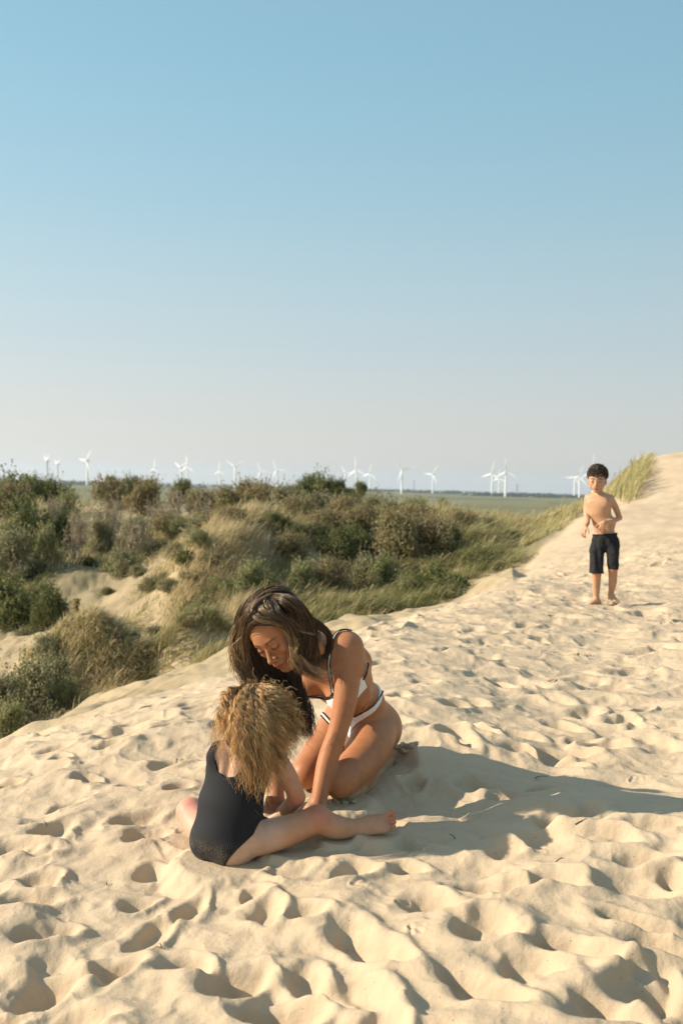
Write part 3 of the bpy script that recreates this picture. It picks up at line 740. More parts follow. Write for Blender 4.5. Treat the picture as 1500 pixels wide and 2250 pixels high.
# shoulder blade, spine furrow, deltoid and navel modelling
w_.ell(chest - .075 * tF + .07 * tL + .02 * tU, (.035, .02, .05), .03, TM)
w_.cone(chest - .108 * tF + .07 * tU, waist - .095 * tF - .05 * tU, .008, .010, .025, op='cut')
for j in range(3): w_.cone(chest + .06 * tF + .117 * tL - (.045 + .028 * j) * tU, chest + .01 * tF + .128 * tL - (.03 + .028 * j) * tU, .006, .006, .02)
import copy
wt_ = copy.copy(w_); wt_.f = w_.f.copy()          # trunk and legs only: what the swimwear lies on
# left arm (nearest the camera)
aL = [shL, P(764, 1455, 3.345), P(760, 1527, 3.325), P(744, 1600, 3.315), P(719, 1673, 3.305), P(703, 1745, 3.27), P(697, 1772, 3.26)]
w_.chain(aL, [.049, .0455, .0405, .0345, .0345, .0275, .027], .007, flat=(c_f, 1.08))
hand(w_, P(697, 1768, 3.26), unit(CV(-.25, -.85, .35)), CV(.2, .3, .9), CV(-1, 0, .2), 1.0, (.15, .18, .2, .22), .3)
# right arm
aR = [shR, P(604, 1500, 3.52), P(600, 1590, 3.42), P(606, 1680, 3.33), P(606, 1752, 3.26)]
w_.chain(aR, [.047, .041, .035, .034, .026], .025)
hand(w_, P(605, 1754, 3.26), unit(CV(-.12, -.80, .55)), CV(-.1, .5, .85), CV(1, 0, 0), 1.0, (.12, .15, .15, .2), .35)
v, q = surface_nets(w_.f, w_.lo, w_.h); v = relax(v, q, 2, .5)
def relax_body(v, q, keep, it=12):
    vs = relax(v, q, it, .6); m_ = np.ones(len(v))
    for c_, r_ in keep: m_ = np.minimum(m_, sstep(r_, r_ * 1.3, np.linalg.norm(v - c_, axis=1)))
    return v * (1 - m_[:, None]) + vs * m_[:, None]
v = relax_body(v, q, [(WH[2], .14), (P(600, 1790, 3.2), .10), (P(692, 1790, 3.2), .10)])
SKW = skin_mat('tanned_skin', .12, .50, .35)
base = np.array([.40, .172, .078]); col = np.tile(base, (len(v), 1))
mott = fbm(v[:, 0] * 14 + v[:, 1] * 9, v[:, 2] * 14, 3, 201); col *= (1 + .07 * mott[:, None])
for kp in (kL, kR): col *= 1 - .18 * np.exp(-(((v - kp) ** 2).sum(1) / .045 ** 2))[:, None] * np.array([.2, 1, 1])
col = face_colour(v, col, WH, (.40, .105, .085), (.03, .017, .010), .05)
# red knuckles and fingertips
for hp in (P(600, 1795, 3.2), P(690, 1795, 3.22)): col *= 1 + .25 * np.exp(-(((v - hp) ** 2).sum(1) / .05 ** 2))[:, None] * np.array([.3, -.6, -.6])
wbody = child(mesh_from('body', v, q, SKW, True, attrs={'col': col, 'sandy': near_sand(v, .07)}), WROOT)
DARKM = attr_mat('dark_hairs', rough=.5)
lashes(WH, WROOT, (.02, .012, .008), mat=DARKM)
def ray(px, py, vol, d0=2.8, d1=4.2, off=0.0):
    ds = np.arange(d0, d1, .002); q = CAMP[None] + ds[:, None] * (c_f + (px - 750) / FPX * c_r + (1125 - py) / FPX * c_u)[None]
    f = vol.sample(q); f[np.any((q < vol.lo) | (q > vol.lo + vol.h * (vol.n - 1)), axis=1)] = 1
    k = np.argmax(f < off); return q[k] if f[k] < off else None
# ---- bikini
FAB = plain('white_rib_fabric', (.80, .79, .77), .85, .1, .04, 900)
BLK = plain('black_thread', (.012, .012, .014), .8, .2)
X, Y, Z = wt_.grid()
def loc(o, M):
    d = [X - o[0], Y - o[1], Z - o[2]]
    return [d[0] * M[i][0] + d[1] * M[i][1] + d[2] * M[i][2] for i in range(3)]
def locp(p, o, M): return (p - o) @ M.T
# bottoms: narrow bands rising over the hips into a small triangle
l, f_, u = loc(pelv, PM_); al = np.abs(l); be = np.arctan2(al, f_)             # angle round the body, 0 = front
top_u = lambda l, f: .5 * l + np.interp(np.arctan2(np.abs(l), f), [0, .2, .38, .96, 1.57, 2.2, 3.15], [.055, .08, .098, .112, .150, .150, .13])
wid_u = lambda l, f: np.where(f > .03, np.interp(l, [-.15, -.09, -.05, -.02, 0, .02, .045, .07, .1, .15], [.010, .012, .020, .06, .11, .08, .042, .030, .028, .026]), np.interp(np.arctan2(np.abs(l), f), [0, 1.57, 2.0, 2.7, 3.15], [.026, .026, .04, .11, .16]))
reg = np.maximum(u - top_u(l, f_), top_u(l, f_) - wid_u(l, f_) - u)
# keep it off the arms and calves
reg = np.maximum(reg, np.sqrt(l * l + f_ * f_ + (u * .8) ** 2) - .24); reg = np.maximum(reg, f_ - .132); reg = np.maximum(reg, np.where(f_ > .0, -.035 - l, -1))
bot = cloth(wt_, reg, .0035, 'bikini_bottom', FAB, WROOT)
# tops: two cups
l, f_, u = loc(chest, TM); al = np.abs(l); u2 = u - .3 * l
topreg = np.maximum(u2 - np.interp(al, [0, .03, .047, .075, .13], [-.030, -.012, .014, .008, .018]), np.interp(al, [0, .04, .13], [-.040, -.052, -.045]) - u2)
topreg = np.maximum(topreg, np.maximum(al - .137, .012 - f_))
topo = cloth(wt_, topreg, .004, 'bikini_top', FAB, WROOT)
def trim(path, name, parent, width=.0095, zig=.0042, off=.0045, pitch=.0085, n=60, band=True):
    """white tape with a black zigzag stitched along its edge, laid on the skin"""
    pp = spline(np.array([c[:2] for c in path], float), n)
    p = np.array([r_ for r_ in (ray(a_, b_, wt_, off=off) for a_, b_ in pp) if r_ is not None])
    for _ in range(2): p[1:-1] = .5 * p[1:-1] + .25 * (p[:-2] + p[2:])
    seg = np.concatenate([[0], np.cumsum(np.linalg.norm(np.diff(p, axis=0), axis=1))]); m_ = max(8, int(seg[-1] / (pitch / 4)))
    s_ = np.linspace(0, seg[-1], m_); p = np.stack([np.interp(s_, seg, p[:, i]) for i in range(3)], 1)
    T = np.gradient(p, axis=0); T /= np.linalg.norm(T, axis=1, keepdims=True); N = wt_.grad(p); S_ = np.cross(T, N); S_ /= np.linalg.norm(S_, axis=1, keepdims=True)
    out = []
    if band:
        a = np.arange(8) * math.pi / 4
        v = p[:, None] + width / 2 * np.cos(a)[None, :, None] * S_[:, None] + .0016 * np.sin(a)[None, :, None] * N[:, None]
        i, j = np.meshgrid(np.arange(m_ - 1), np.arange(8), indexing='ij'); j2 = (j + 1) % 8
        qq = np.stack([i * 8 + j, i * 8 + j2, (i + 1) * 8 + j2, (i + 1) * 8 + j], -1).reshape(-1, 4)
        child(mesh_from(name, v.reshape(-1, 3), qq, FAB, True), parent)
    b = Bag()
    for sg in ((-1, 1) if band else (1,)):
        ph = s_ / pitch * 2 * math.pi; o_ = (sg * (width / 2 - .0005) * (1 if band else 0) + zig * .5 * np.sin(ph))[:, None]
        v, qq = tube(p + S_ * o_ + N * .0016, .0019, 5); b.add(v, qq, (0, 0, 0))
    return b.build('black_trim', BLK, parent)
trim([(731, 1522), (728, 1500), (724, 1480), (722, 1460), (724, 1440), (727, 1420), (733, 1400), (741, 1390), (750, 1385), (762, 1384), (772, 1387)], 'strap', topo)
trim([(731, 1522), (727, 1531), (715, 1535), (700, 1532), (684, 1530), (668, 1527)], 'neck_edge', topo, .006)
trim([(797, 1493), (802, 1484), (806, 1470), (808, 1458)], 'rib_band', topo, .006)
trim([(842, 1514), (836, 1528), (820, 1550), (800, 1563), (778, 1575)], 'waist_edge', bot, .005, band=False)
trim([(694, 1549), (698, 1555), (702, 1562), (713, 1575), (724, 1588), (732, 1596)], 'side_band', bot, .013)
del X, Y, Z

# ---- her long wavy hair
hv = Vol(WH[0](0, 0, 0) - .25, WH[0](0, 0, 0) + .25, .004)
hv.ell(WH[0](0, -.016, .043), (.083, .099, .085), .02, WH[1])
hv.cone(WH[0](0, -.07, .0), WH[0](0, -.055, -.075), .062, .042, .03)
hv.ell(WH[0](0, .115, -.052), (.080, .088, .146), .012, WH[1], 'cut')
vh, qh = surface_nets(hv.f, hv.lo, hv.h); vh = relax(vh, qh, 2)
HAIRM = attr_mat('hair', rough=.38, spec=.55, transl=.18)
HB = Bag()
n_ = fbm(vh[:, 0] * 30, vh[:, 2] * 60, 3, 301)
HB.add(vh, qh, np.array([.045, .026, .015]) * (1 + .4 * n_[:, None]))
DK = [(.035, .019, .011), (.055, .031, .018), (.075, .043, .024), (.10, .06, .032)]; MDh = [(.11, .066, .034), (.18, .11, .056), (.26, .165, .085)]
GD = [(.34, .215, .105), (.42, .28, .14), (.24, .15, .075), (.55, .39, .21)]
def cap_paths(H, ctr, r, pole, th0, th1, psis, n=9, out=1.0, drop=None):
    """guide lines running over the scalp away from a pole direction (local l,f,u)"""
    W, M, c, s = H; pl = unit(pole); a = unit(np.cross(pl, [0, 1, 0.3])); b_ = np.cross(pl, a); res = []
    for ps, t1 in zip(psis, np.broadcast_to(th1, (len(psis),))):
        th = np.linspace(th0, t1, n)
        d = np.cos(th)[:, None] * pl + np.sin(th)[:, None] * (math.cos(ps) * a + math.sin(ps) * b_)
        res.append(np.array([W(*(np.array(ctr) + out * np.array(r) * x)) for x in d]))
    return res
pole = (.012, .35, .95)
for i, pth in enumerate(cap_paths(WH, (0, -.018, .043), (.087, .102, .089), pole, .04, 1.75, np.linspace(0, 2 * math.pi, 34)[:-1])):
    qloc = (pth - WH[2]) @ WH[1].T
    if qloc[-1][1] > .045: continue
    strands(HB, pth, 60, [.004] + [.011] * 6, .0011, DK + MDh[:1] if i % 3 else DK + MDh + GD[2:3], n=16, seed=i, fly=.003)
def lock(pts, cnt, spread, cols, rad=.0010, wave=(.004, 1.5), seed=0, fly=.008, n=28, curl=None):
    strands(HB, [P(*p_) for p_ in pts], cnt, spread, rad, cols, n, wave, seed, fly=fly, curl=curl)
# curtain on the far side of the face, running down behind the child's curls
lock([(594, 1302, 3.15), (554, 1322, 3.16), (533, 1370, 3.18), (531, 1430, 3.20), (550, 1490, 3.21), (592, 1545, 3.22)], 260, [.004, .020, .022, .026, .03, .03], DK + MDh + GD[:2], seed=51, fly=.014, wave=(.010, 2.6))
lock([(582, 1302, 3.16), (543, 1335, 3.18), (529, 1390, 3.20), (538, 1450, 3.22), (574, 1515, 3.23), (625, 1570, 3.24), (662, 1618, 3.25)], 320, [.004, .022, .026, .03, .03, .028, .018], DK + MDh + GD[2:3], seed=52, wave=(.012, 3.0), fly=.014)
lock([(583, 1305, 3.13), (550, 1345, 3.15), (538, 1400, 3.18), (550, 1460, 3.21), (590, 1520, 3.22), (640, 1565, 3.24), (670, 1608, 3.25)], 240, [.003, .016, .018, .022, .024, .024, .015], MDh + GD[1:3], seed=53, wave=(.010, 3.0), curl=(.005, 2.6))
lock([(560, 1350, 3.18), (554, 1400, 3.19), (562, 1445, 3.20), (590, 1500, 3.22), (640, 1560, 3.24), (672, 1610, 3.25)], 320, [.02, .02, .024, .026, .024, .012], DK, seed=66, wave=(.010, 3.0))
lock([(596, 1303, 3.10), (560, 1330, 3.09), (545, 1365, 3.12), (535, 1410, 3.16), (540, 1465, 3.2)], 110, [.002, .010, .012, .012, .014], GD + MDh, seed=54, wave=(.004, 1.5))
lock([(560, 1320, 3.15), (517, 1385, 3.18), (513, 1440, 3.20), (522, 1490, 3.22)], 60, [.004, .012, .012, .014], MDh + GD, seed=55, wave=(.012, 2.5), fly=.01)
lock([(600, 1395, 3.20), (586, 1435, 3.20), (588, 1475, 3.21), (612, 1520, 3.23), (645, 1570, 3.25)], 260, [.02, .026, .028, .026, .014], DK, seed=67, wave=(.006, 2.0))
# dark hair hanging behind the chin
lock([(675, 1395, 3.26), (655, 1440, 3.24), (645, 1490, 3.23), (655, 1540, 3.24), (672, 1590, 3.25), (676, 1625, 3.25)], 300, [.02, .024, .026, .026, .022, .014], DK, seed=56, wave=(.008, 2.2))
lock([(600, 1440, 3.22), (610, 1480, 3.24), (635, 1530, 3.23), (660, 1570, 3.24), (680, 1615, 3.25)], 260, [.025, .03, .03, .024, .014], DK, seed=57, wave=(.008, 2.4))
lock([(655, 1500, 3.24), (668, 1545, 3.25), (684, 1570, 3.25), (676, 1600, 3.25), (688, 1622, 3.25)], 60, [.02, .02, .012, .012, .008], DK + MDh[:1], seed=58, wave=(.008, 3), fly=.012, curl=(.006, 2.5))
lock([(594, 1312, 3.12), (572, 1330, 3.05), (556, 1352, 3.035), (546, 1380, 3.12), (538, 1430, 3.18), (545, 1480, 3.19)], 230, [.012, .015, .013, .012, .014, .016], DK + MDh, seed=71, wave=(.005, 2))
lock([(592, 1318, 3.10), (582, 1338, 3.035), (567, 1358, 3.022), (549, 1374, 3.085), (540, 1405, 3.15), (538, 1450, 3.18)], 150, [.012, .012, .009, .006, .009, .012], DK + MDh + GD[:1], seed=72, wave=(.003, 1.5))
lock([(596, 1312, 3.12), (603, 1335, 3.04), (615, 1355, 3.02), (636, 1374, 3.04), (650, 1405, 3.07), (657, 1450, 3.09), (668, 1485, 3.11)], 260, [.012, .016, .014, .011, .010, .010, .012], DK + MDh, seed=73, wave=(.005, 2.2), fly=.01)
lock([(596, 1312, 3.12), (595, 1338, 3.03), (604, 1358, 3.015), (628, 1369, 3.03), (646, 1392, 3.06)], 150, [.012, .014, .010, .007, .009], DK[1:] + MDh, seed=74)
# lighter locks sweeping over the forehead and framing the cheek
lock([(588, 1312, 3.15), (572, 1335, 3.035), (592, 1353, 3.02), (625, 1362, 3.04), (645, 1395, 3.07), (651, 1435, 3.09), (668, 1466, 3.10), (705, 1483, 3.13), (730, 1487, 3.16)], 190, [.014, .012, .010, .010, .009, .008, .009, .009, .006], GD + MDh + MDh, seed=59, wave=(.006, 2.2), fly=.014)
lock([(578, 1322, 3.15), (556, 1345, 3.045), (577, 1361, 3.015), (612, 1366, 3.03), (642, 1392, 3.06), (650, 1430, 3.08), (660, 1462, 3.10), (690, 1478, 3.13)], 120, [.012, .010, .009, .007, .008, .008, .009, .008], GD + MDh + DK[2:], seed=60, wave=(.005, 2.0), fly=.014)
lock([(595, 1312, 3.14), (625, 1320, 3.055), (655, 1350, 3.08), (670, 1400, 3.12), (668, 1445, 3.14), (680, 1480, 3.15)], 260, [.014, .018, .022, .020, .016, .014], DK + MDh + GD[:1], seed=61, wave=(.009, 2.6), fly=.012)
lock([(605, 1312, 3.16), (645, 1324, 3.10), (672, 1362, 3.14), (682, 1400, 3.18), (685, 1440, 3.20), (700, 1475, 3.20)], 260, [.014, .02, .022, .018, .016, .014], DK + MDh + GD[2:3], seed=62, wave=(.009, 2.6), fly=.012)
lock([(590, 1312, 3.14), (585, 1325, 3.045), (600, 1348, 3.02), (640, 1366, 3.05), (672, 1400, 3.10)], 34, [.010, .014, .014, .012, .014], GD + MDh, seed=63, fly=.015)
# the lock lying round the neck and collar
lock([(662, 1352, 3.19), (698, 1372, 3.24), (722, 1394, 3.27), (722, 1425, 3.29), (703, 1448, 3.29), (690, 1475, 3.28)], 130, [.016, .014, .010, .010, .010, .010], DK, seed=64, wave=(.004, 1.5))
lock([(636, 1312, 3.14), (660, 1336, 3.17), (682, 1368, 3.20), (692, 1395, 3.23), (688, 1430, 3.24)], 160, [.014, .016, .016, .014, .012], DK, seed=65)
# flyaways lit by the sun
r2 = np.random.default_rng(77)
for i in range(46):
    a0 = WH[0](*(np.array([0, -.018, .043]) + np.array([.09, .11, .092]) * unit([r2.normal(0, .6), r2.normal(.1, .6), .9]))); dv = r2.normal(0, .022, 3)
    c1 = a0 + dv + c_u * .012; c2 = c1 + r2.normal(0, .02, 3) - c_u * .02
    v_, q_ = tube(spline([a0, c1, c2], 12), .00045, 3); HB.add(v_, q_, GD[i % 4])
for (x0, y0, x1, y1, x2, y2) in [(652, 1400, 648, 1440, 690, 1470), (655, 1420, 640, 1450, 660, 1475), (640, 1380, 648, 1420, 636, 1450), (700, 1470, 720, 1486, 736, 1480), (545, 1350, 560, 1370, 590, 1366), (630, 1355, 655, 1385, 690, 1392), (660, 1440, 700, 1482, 742, 1464), (514, 1385, 508, 1420, 522, 1450), (530, 1400, 505, 1430, 512, 1475)]:
    for j in range(5):
        o_ = r2.normal(0, 3, 6); v_, q_ = tube(spline([P(x0 + o_[0], y0 + o_[1], 3.05), P(x1 + o_[2], y1 + o_[3], 3.06), P(x2 + o_[4], y2 + o_[5], 3.08)], 14), .0005, 3); HB.add(v_, q_, GD[j % 4])
HB.build('hair', HAIRM, WROOT)
# ------------------------------------------------------------------ the small child with its back to us
CROOT = empty('person', P(495, 1890, 3.05), 'small child with long blond curls and dark ribbed swimsuit sitting on the sand', 'person', 'people on the dune')
cv_ = Vol(P(380, 1930, 3.2) - np.array([.04, .38, .03]), P(890, 1480, 3.2) + np.array([.05, .32, .08]), .003)
c_ = cv_
cpel = P(493, 1836, 3.07); cwai = P(507, 1768, 3.08); cche = P(523, 1692, 3.09); cneck = P(548, 1640, 3.10)
cU = unit(cche - cpel); cL = unit(np.cross(cU, CV(.42, 0, -.9))); cF = unit(np.cross(cL, cU)); CM = np.array([cL, cF, cU])   # facing away and a little to the right
c_.ell(cpel, (.100, .078, .080), .03, CM); c_.ell(cpel - .03 * cU + .045 * cL, (.055, .062, .055), .025, CM); c_.ell(cpel - .03 * cU - .045 * cL, (.055, .062, .055), .025, CM)
c_.ell(cwai, (.104, .074, .09), .04, CM); c_.ell(cche, (.103, .070, .085), .04, CM)
cshL = P(480, 1655, 3.08); cshR = P(598, 1655, 3.10)
for s__ in (cshL, cshR): c_.cone(cneck - .02 * cU, s__, .033, .033, .03)
cH = P(570, 1592, 3.13); hcU = CV(.28, .82, -.5); hcF = CV(.35, -.5, -.78); hcF = unit(hcF - np.dot(hcF, hcU) * hcU); hcL = np.cross(hcU, hcF)
CH = head(c_, cH, hcL, hcF, hcU, .88, young=1)
c_.cone(cneck - .02 * cU, CH[0](0, -.03, -.06), .037, .036, .02)
# right arm in view, elbow bent; left arm reaching forward
c_.chain([cshR, P(632, 1705, 3.12), P(652, 1752, 3.13)], [.033, .030, .027], .012)
c_.chain([P(652, 1752, 3.13), P(636, 1772, 3.16), P(618, 1786, 3.20)], [.0265, .024, .019], .008)
hand(c_, P(617, 1787, 3.2), CV(-.7, -.4, -.4), CV(0, 1, .1), CV(0, 0, -1), .62, (.4, .4, .45, .5))
c_.chain([cshL, P(478, 1700, 3.2), P(510, 1750, 3.28), P(560, 1785, 3.34)], [.032, .028, .026, .018], .012)
hand(c_, P(562, 1787, 3.34), CV(.7, -.4, -.2), CV(0, 1, .1), CV(0, 0, -1), .62, (.4, .4, .45, .5))
# right leg stretched to the side, foot up; left leg forward with the knee out
ckR = P(697, 1800, 3.10); caR = P(799, 1817, 3.12)
c_.chain([P(530, 1846, 3.06), P(610, 1832, 3.06), ckR], [.058, .049, .040], .02, sub=8)
c_.chain([ckR, P(742, 1818, 3.11), caR], [.040, .036, .0195], .012)
c_.ell(P(699, 1794, 3.095), (.032, .032, .030), .02)
ft = unit(CV(.80, .18, -.35)); fn = unit(CV(-.25, .95, .25)); side = unit(CV(.1, -.3, .95))
# the foot stands on its heel, toes pointing up and right, sole turned away
c_.ell(P(806, 1818, 3.12), (.026, .026, .026), .012)
c_.cone(caR, P(838, 1808, 3.115), .025, .023, .015); c_.cone(P(812, 1820, 3.11), P(845, 1818, 3.10), .020, .019, .012)
c_.cone(P(812, 1806, 3.12), P(847, 1800, 3.12), .022, .0165, .012)
for i_, (tx, ty, tr) in enumerate([(861, 1785, .0082), (866, 1797, .0064), (867, 1806.5, .0062), (866, 1815, .0060), (864, 1823, .0058)]):
    bx = (846, 1794 + i_ * 7.2); c_.cone(P(bx[0], bx[1], 3.112), P(tx, ty, 3.105), tr * 1.02, tr, .0008)
ckL = P(418, 1783, 3.25); caL = P(432, 1805, 3.48)
c_.chain([P(468, 1838, 3.12), P(436, 1812, 3.19), ckL], [.055, .050, .044], .02)
c_.chain([ckL, P(420, 1785, 3.38), caL], [.043, .040, .025], .012)
foot(c_, caL, CV(.6, -.1, -.7), CV(-.1, 1, .1), .62, -1)
# spine, shoulder blades, folds
c_.cone(cche - .066 * cF + .05 * cU, cwai - .066 * cF, .006, .008, .02, op='cut')
v, q = surface_nets(c_.f, c_.lo, c_.h); v = relax(v, q, 2, .5); v = relax_body(v, q, [(P(855, 1803, 3.1), .06), (P(610, 1790, 3.2), .06), (CH[2], .12)], 10)
base = np.array([.53, .335, .24]); col = np.tile(base, (len(v), 1)); mott = fbm(v[:, 0] * 20 + v[:, 1] * 9, v[:, 2] * 20, 3, 211); col *= (1 + .05 * mott[:, None])
def flush(col, v, p, r, a): return col * (1 + a * np.exp(-(((v - p) ** 2).sum(1) / r ** 2))[:, None] * np.array([.1, -1, -1]))
for p_, r_, a_ in ((P(700, 1790, 3.08), .05, .28), (P(652, 1755, 3.11), .03, .3), (P(416, 1775, 3.22), .05, .3), (P(865, 1805, 3.1), .03, .22), (P(862, 1784, 3.1), .015, .3)): col = flush(col, v, p_, r_, a_)
leg = sstep(600, 640, 750 + FPX * ((v - CAMP) @ c_r) / ((v - CAMP) @ c_f)); col *= 1 - leg[:, None] * np.array([.08, .20, .34])     # shade on the outstretched leg painted in as darker, warmer skin
col = face_colour(v, col, CH, (.5, .2, .17), (.25, .15, .07))
SKC = skin_mat('fair_skin', .15, .5, .35)
child(mesh_from('body', v, q, SKC, True, attrs={'col': col, 'sandy': near_sand(v, .05)}), CROOT)
# ribbed swimsuit
m, n, b = new_mat('navy_ribbed_fabric')
ra = node(n, 'ShaderNodeAttribute', attribute_name='rib'); sa = node(n, 'ShaderNodeAttribute', attribute_name='sandy')
ml = node(n, 'ShaderNodeMath', operation='SINE'); n.links.new(ra.outputs['Fac'], ml.inputs[0])
tc = node(n, 'ShaderNodeTexCoord'); gr = node(n, 'ShaderNodeTexNoise', Scale=700, Detail=2); n.links.new(tc.outputs['Object'], gr.inputs['Vector'])
mr = node(n, 'ShaderNodeMapRange'); mr.inputs['From Min'].default_value = .56; mr.inputs['From Max'].default_value = .62; n.links.new(gr.outputs['Fac'], mr.inputs['Value'])
mu = node(n, 'ShaderNodeMath', operation='MULTIPLY'); n.links.new(mr.outputs[0], mu.inputs[0]); n.links.new(sa.outputs['Fac'], mu.inputs[1])
mc = node(n, 'ShaderNodeMix', data_type='RGBA'); mc.inputs[6].default_value = (.010, .011, .015, 1); mc.inputs[7].default_value = (.013, .014, .018, 1)
mh = node(n, 'ShaderNodeMapRange'); mh.inputs['From Min'].default_value = -1; n.links.new(ml.outputs[0], mh.inputs['Value']); n.links.new(mh.outputs[0], mc.inputs[0])
mx = node(n, 'ShaderNodeMix', data_type='RGBA'); mx.inputs[7].default_value = (.35, .28, .19, 1); n.links.new(mu.outputs[0], mx.inputs[0]); n.links.new(mc.outputs[2], mx.inputs[6])
n.links.new(mx.outputs[2], b.inputs['Base Color']); b.inputs['Roughness'].default_value = .75; b.inputs['Sheen Weight'].default_value = .06; b.inputs['Sheen Roughness'].default_value = .4
b.inputs['Specular IOR Level'].default_value = .25
bu = node(n, 'ShaderNodeBump', Strength=1, Distance=.0002); n.links.new(ml.outputs[0], bu.inputs['Height']); n.links.new(bu.outputs[0], b.inputs['Normal'])
SUIT = m
ct_ = copy.copy(c_); ct_.f = np.full_like(c_.f, .5)
ct_.ell(cpel, (.100, .078, .080), .03, CM); ct_.ell(cpel - .03 * cU + .045 * cL, (.055, .062, .055), .025, CM); ct_.ell(cpel - .03 * cU - .045 * cL, (.055, .062, .055), .025, CM)
ct_.ell(cwai, (.104, .074, .09), .04, CM); ct_.ell(cche, (.103, .070, .085), .04, CM)
for s__ in (cshL, cshR): ct_.cone(cneck - .02 * cU, s__, .033, .033, .03)
ct_.chain([P(530, 1846, 3.06), P(610, 1832, 3.06), ckR], [.058, .049, .040], .02, sub=8)
X, Y, Z = ct_.grid()
l, f_, u = loc(cche, CM); al = np.abs(l)
neck_u = np.where(f_ < 0, np.interp(al, [0, .03, .045, .058], [-.018, -.008, .03, .16]), np.interp(al, [0, .03, .045, .058], [.0, .01, .04, .16]))
arm_u = np.interp(al, [.070, .078, .095, .12], [.16, .05, -.005, -.03])
reg = np.maximum(u - neck_u, u - arm_u)
l2, f2, u2 = loc(cpel, CM); al2 = np.abs(l2)
reg = np.maximum(reg, np.where(u2 < .09, -l2 - (.088 + .55 * np.minimum(u2, .036)), -1)); reg = np.maximum(reg, -l2 - .135); reg = np.maximum(reg, np.where(u2 < -.03, l2 - (.125 + .8 * (u2 + .03)), -1))
c_off = .0045
def rib(v): q_ = (v - cwai) @ CM.T; return np.arctan2(q_[:, 0], -q_[:, 1]) * .082 * (2 * math.pi / .0048)
def sandy(v): q_ = (v - cpel) @ CM.T; return np.exp(-((q_[:, 2] + .045) / .035) ** 2) * sstep(-.02, .04, -q_[:, 1]) * (.5 + .6 * fbm(v[:, 0] * 25, v[:, 2] * 25, 2, 5))
suit = cloth(ct_, reg, c_off, 'swimsuit', SUIT, CROOT, keep=-.005, it=3, attrs={'rib': rib, 'sandy': sandy})
# rolled edge of the neckline and straps
def edge(pts, vol, off, name, mat, parent, rad=.0028, n=60):
    k_ = [r_ for r_ in (ray(p_[0], p_[1], vol, off=off) for p_ in pts) if r_ is not None]
    if len(k_) < 3: return
    v_, q_ = tube(vol.project(spline(np.array(k_), n), off, 3), rad, 6); child(mesh_from(name, v_, q_, mat, True), parent)
DNAVY = plain('navy_edging', (.014, .015, .02), .7, .25)
del X, Y, Z
# ---- curls
CB = Bag()
hv = Vol(CH[2] - .2, CH[2] + .2, .004)
hv.ell(CH[0](0, -.02, .036), (.088, .105, .090), .02, CH[1]); hv.ell(CH[0](0, -.075, -.045), (.075, .05, .08), .03, CH[1]); hv.ell(CH[0](0, .125, -.05), (.07, .08, .10), .012, CH[1], 'cut')
vh, qh = surface_nets(hv.f, hv.lo, hv.h); vh = relax(vh, qh, 2); CB.add(vh, qh, (.13, .085, .045))
CC = [(.46, .30, .15), (.60, .42, .22), (.72, .53, .29), (.84, .64, .38), (.90, .74, .48), (.34, .21, .10)]
CT = [(.85, .66, .38), (.76, .55, .28), (.66, .44, .20)]
r3 = np.random.default_rng(5)
def curls(p0s, mids, ends, per, seed, amp=.0075, cf=7.5, n=64, rad=.0009, cols=CC):
    for i in range(len(p0s)):
        strands(CB, [p0s[i], mids[i], ends[i]], per, [.004, .010, .012], rad, cols, n=n, seed=seed + i, curl=(amp * r3.uniform(.6, 1.5), cf * r3.uniform(.7, 1.35)), fly=.008)
# roots over the scalp; ends spread over the outline seen from behind
ends_px = [(600, 1738), (612, 1722), (625, 1700), (638, 1682), (650, 1665), (590, 1742), (576, 1748), (620, 1712), (645, 1640), (605, 1730), (632, 1662), (615, 1690), (590, 1715), (640, 1625), (466, 1640), (475, 1655), (490, 1640), (505, 1670), (515, 1690), (530, 1705), (540, 1722), (555, 1735), (570, 1742), (585, 1735), (600, 1720), (612, 1700), (622, 1680), (635, 1665), (648, 1645), (655, 1620), (652, 1590), (520, 1650), (560, 1700), (590, 1690), (545, 1680), (575, 1660), (610, 1650), (630, 1620), (480, 1610), (500, 1600), (530, 1640), (600, 1660), (560, 1655), (535, 1610), (580, 1620), (620, 1590), (475, 1628), (550, 1725), (578, 1728), (595, 1705), (525, 1685), (565, 1720)]
def hray(px, py, off):
    r_ = ray(px, py, hv, off=off); return r_ if r_ is not None else P(px, py, 3.10)
more = [(470, 1618), (482, 1590), (489, 1560), (500, 1535), (515, 1560), (535, 1580), (560, 1600), (585, 1590), (610, 1570), (635, 1560), (650, 1570), (600, 1545), (550, 1550), (520, 1520), (510, 1600), (545, 1635), (575, 1635), (605, 1625), (640, 1610), (660, 1645), (530, 1670), (562, 1690)]
li = 0
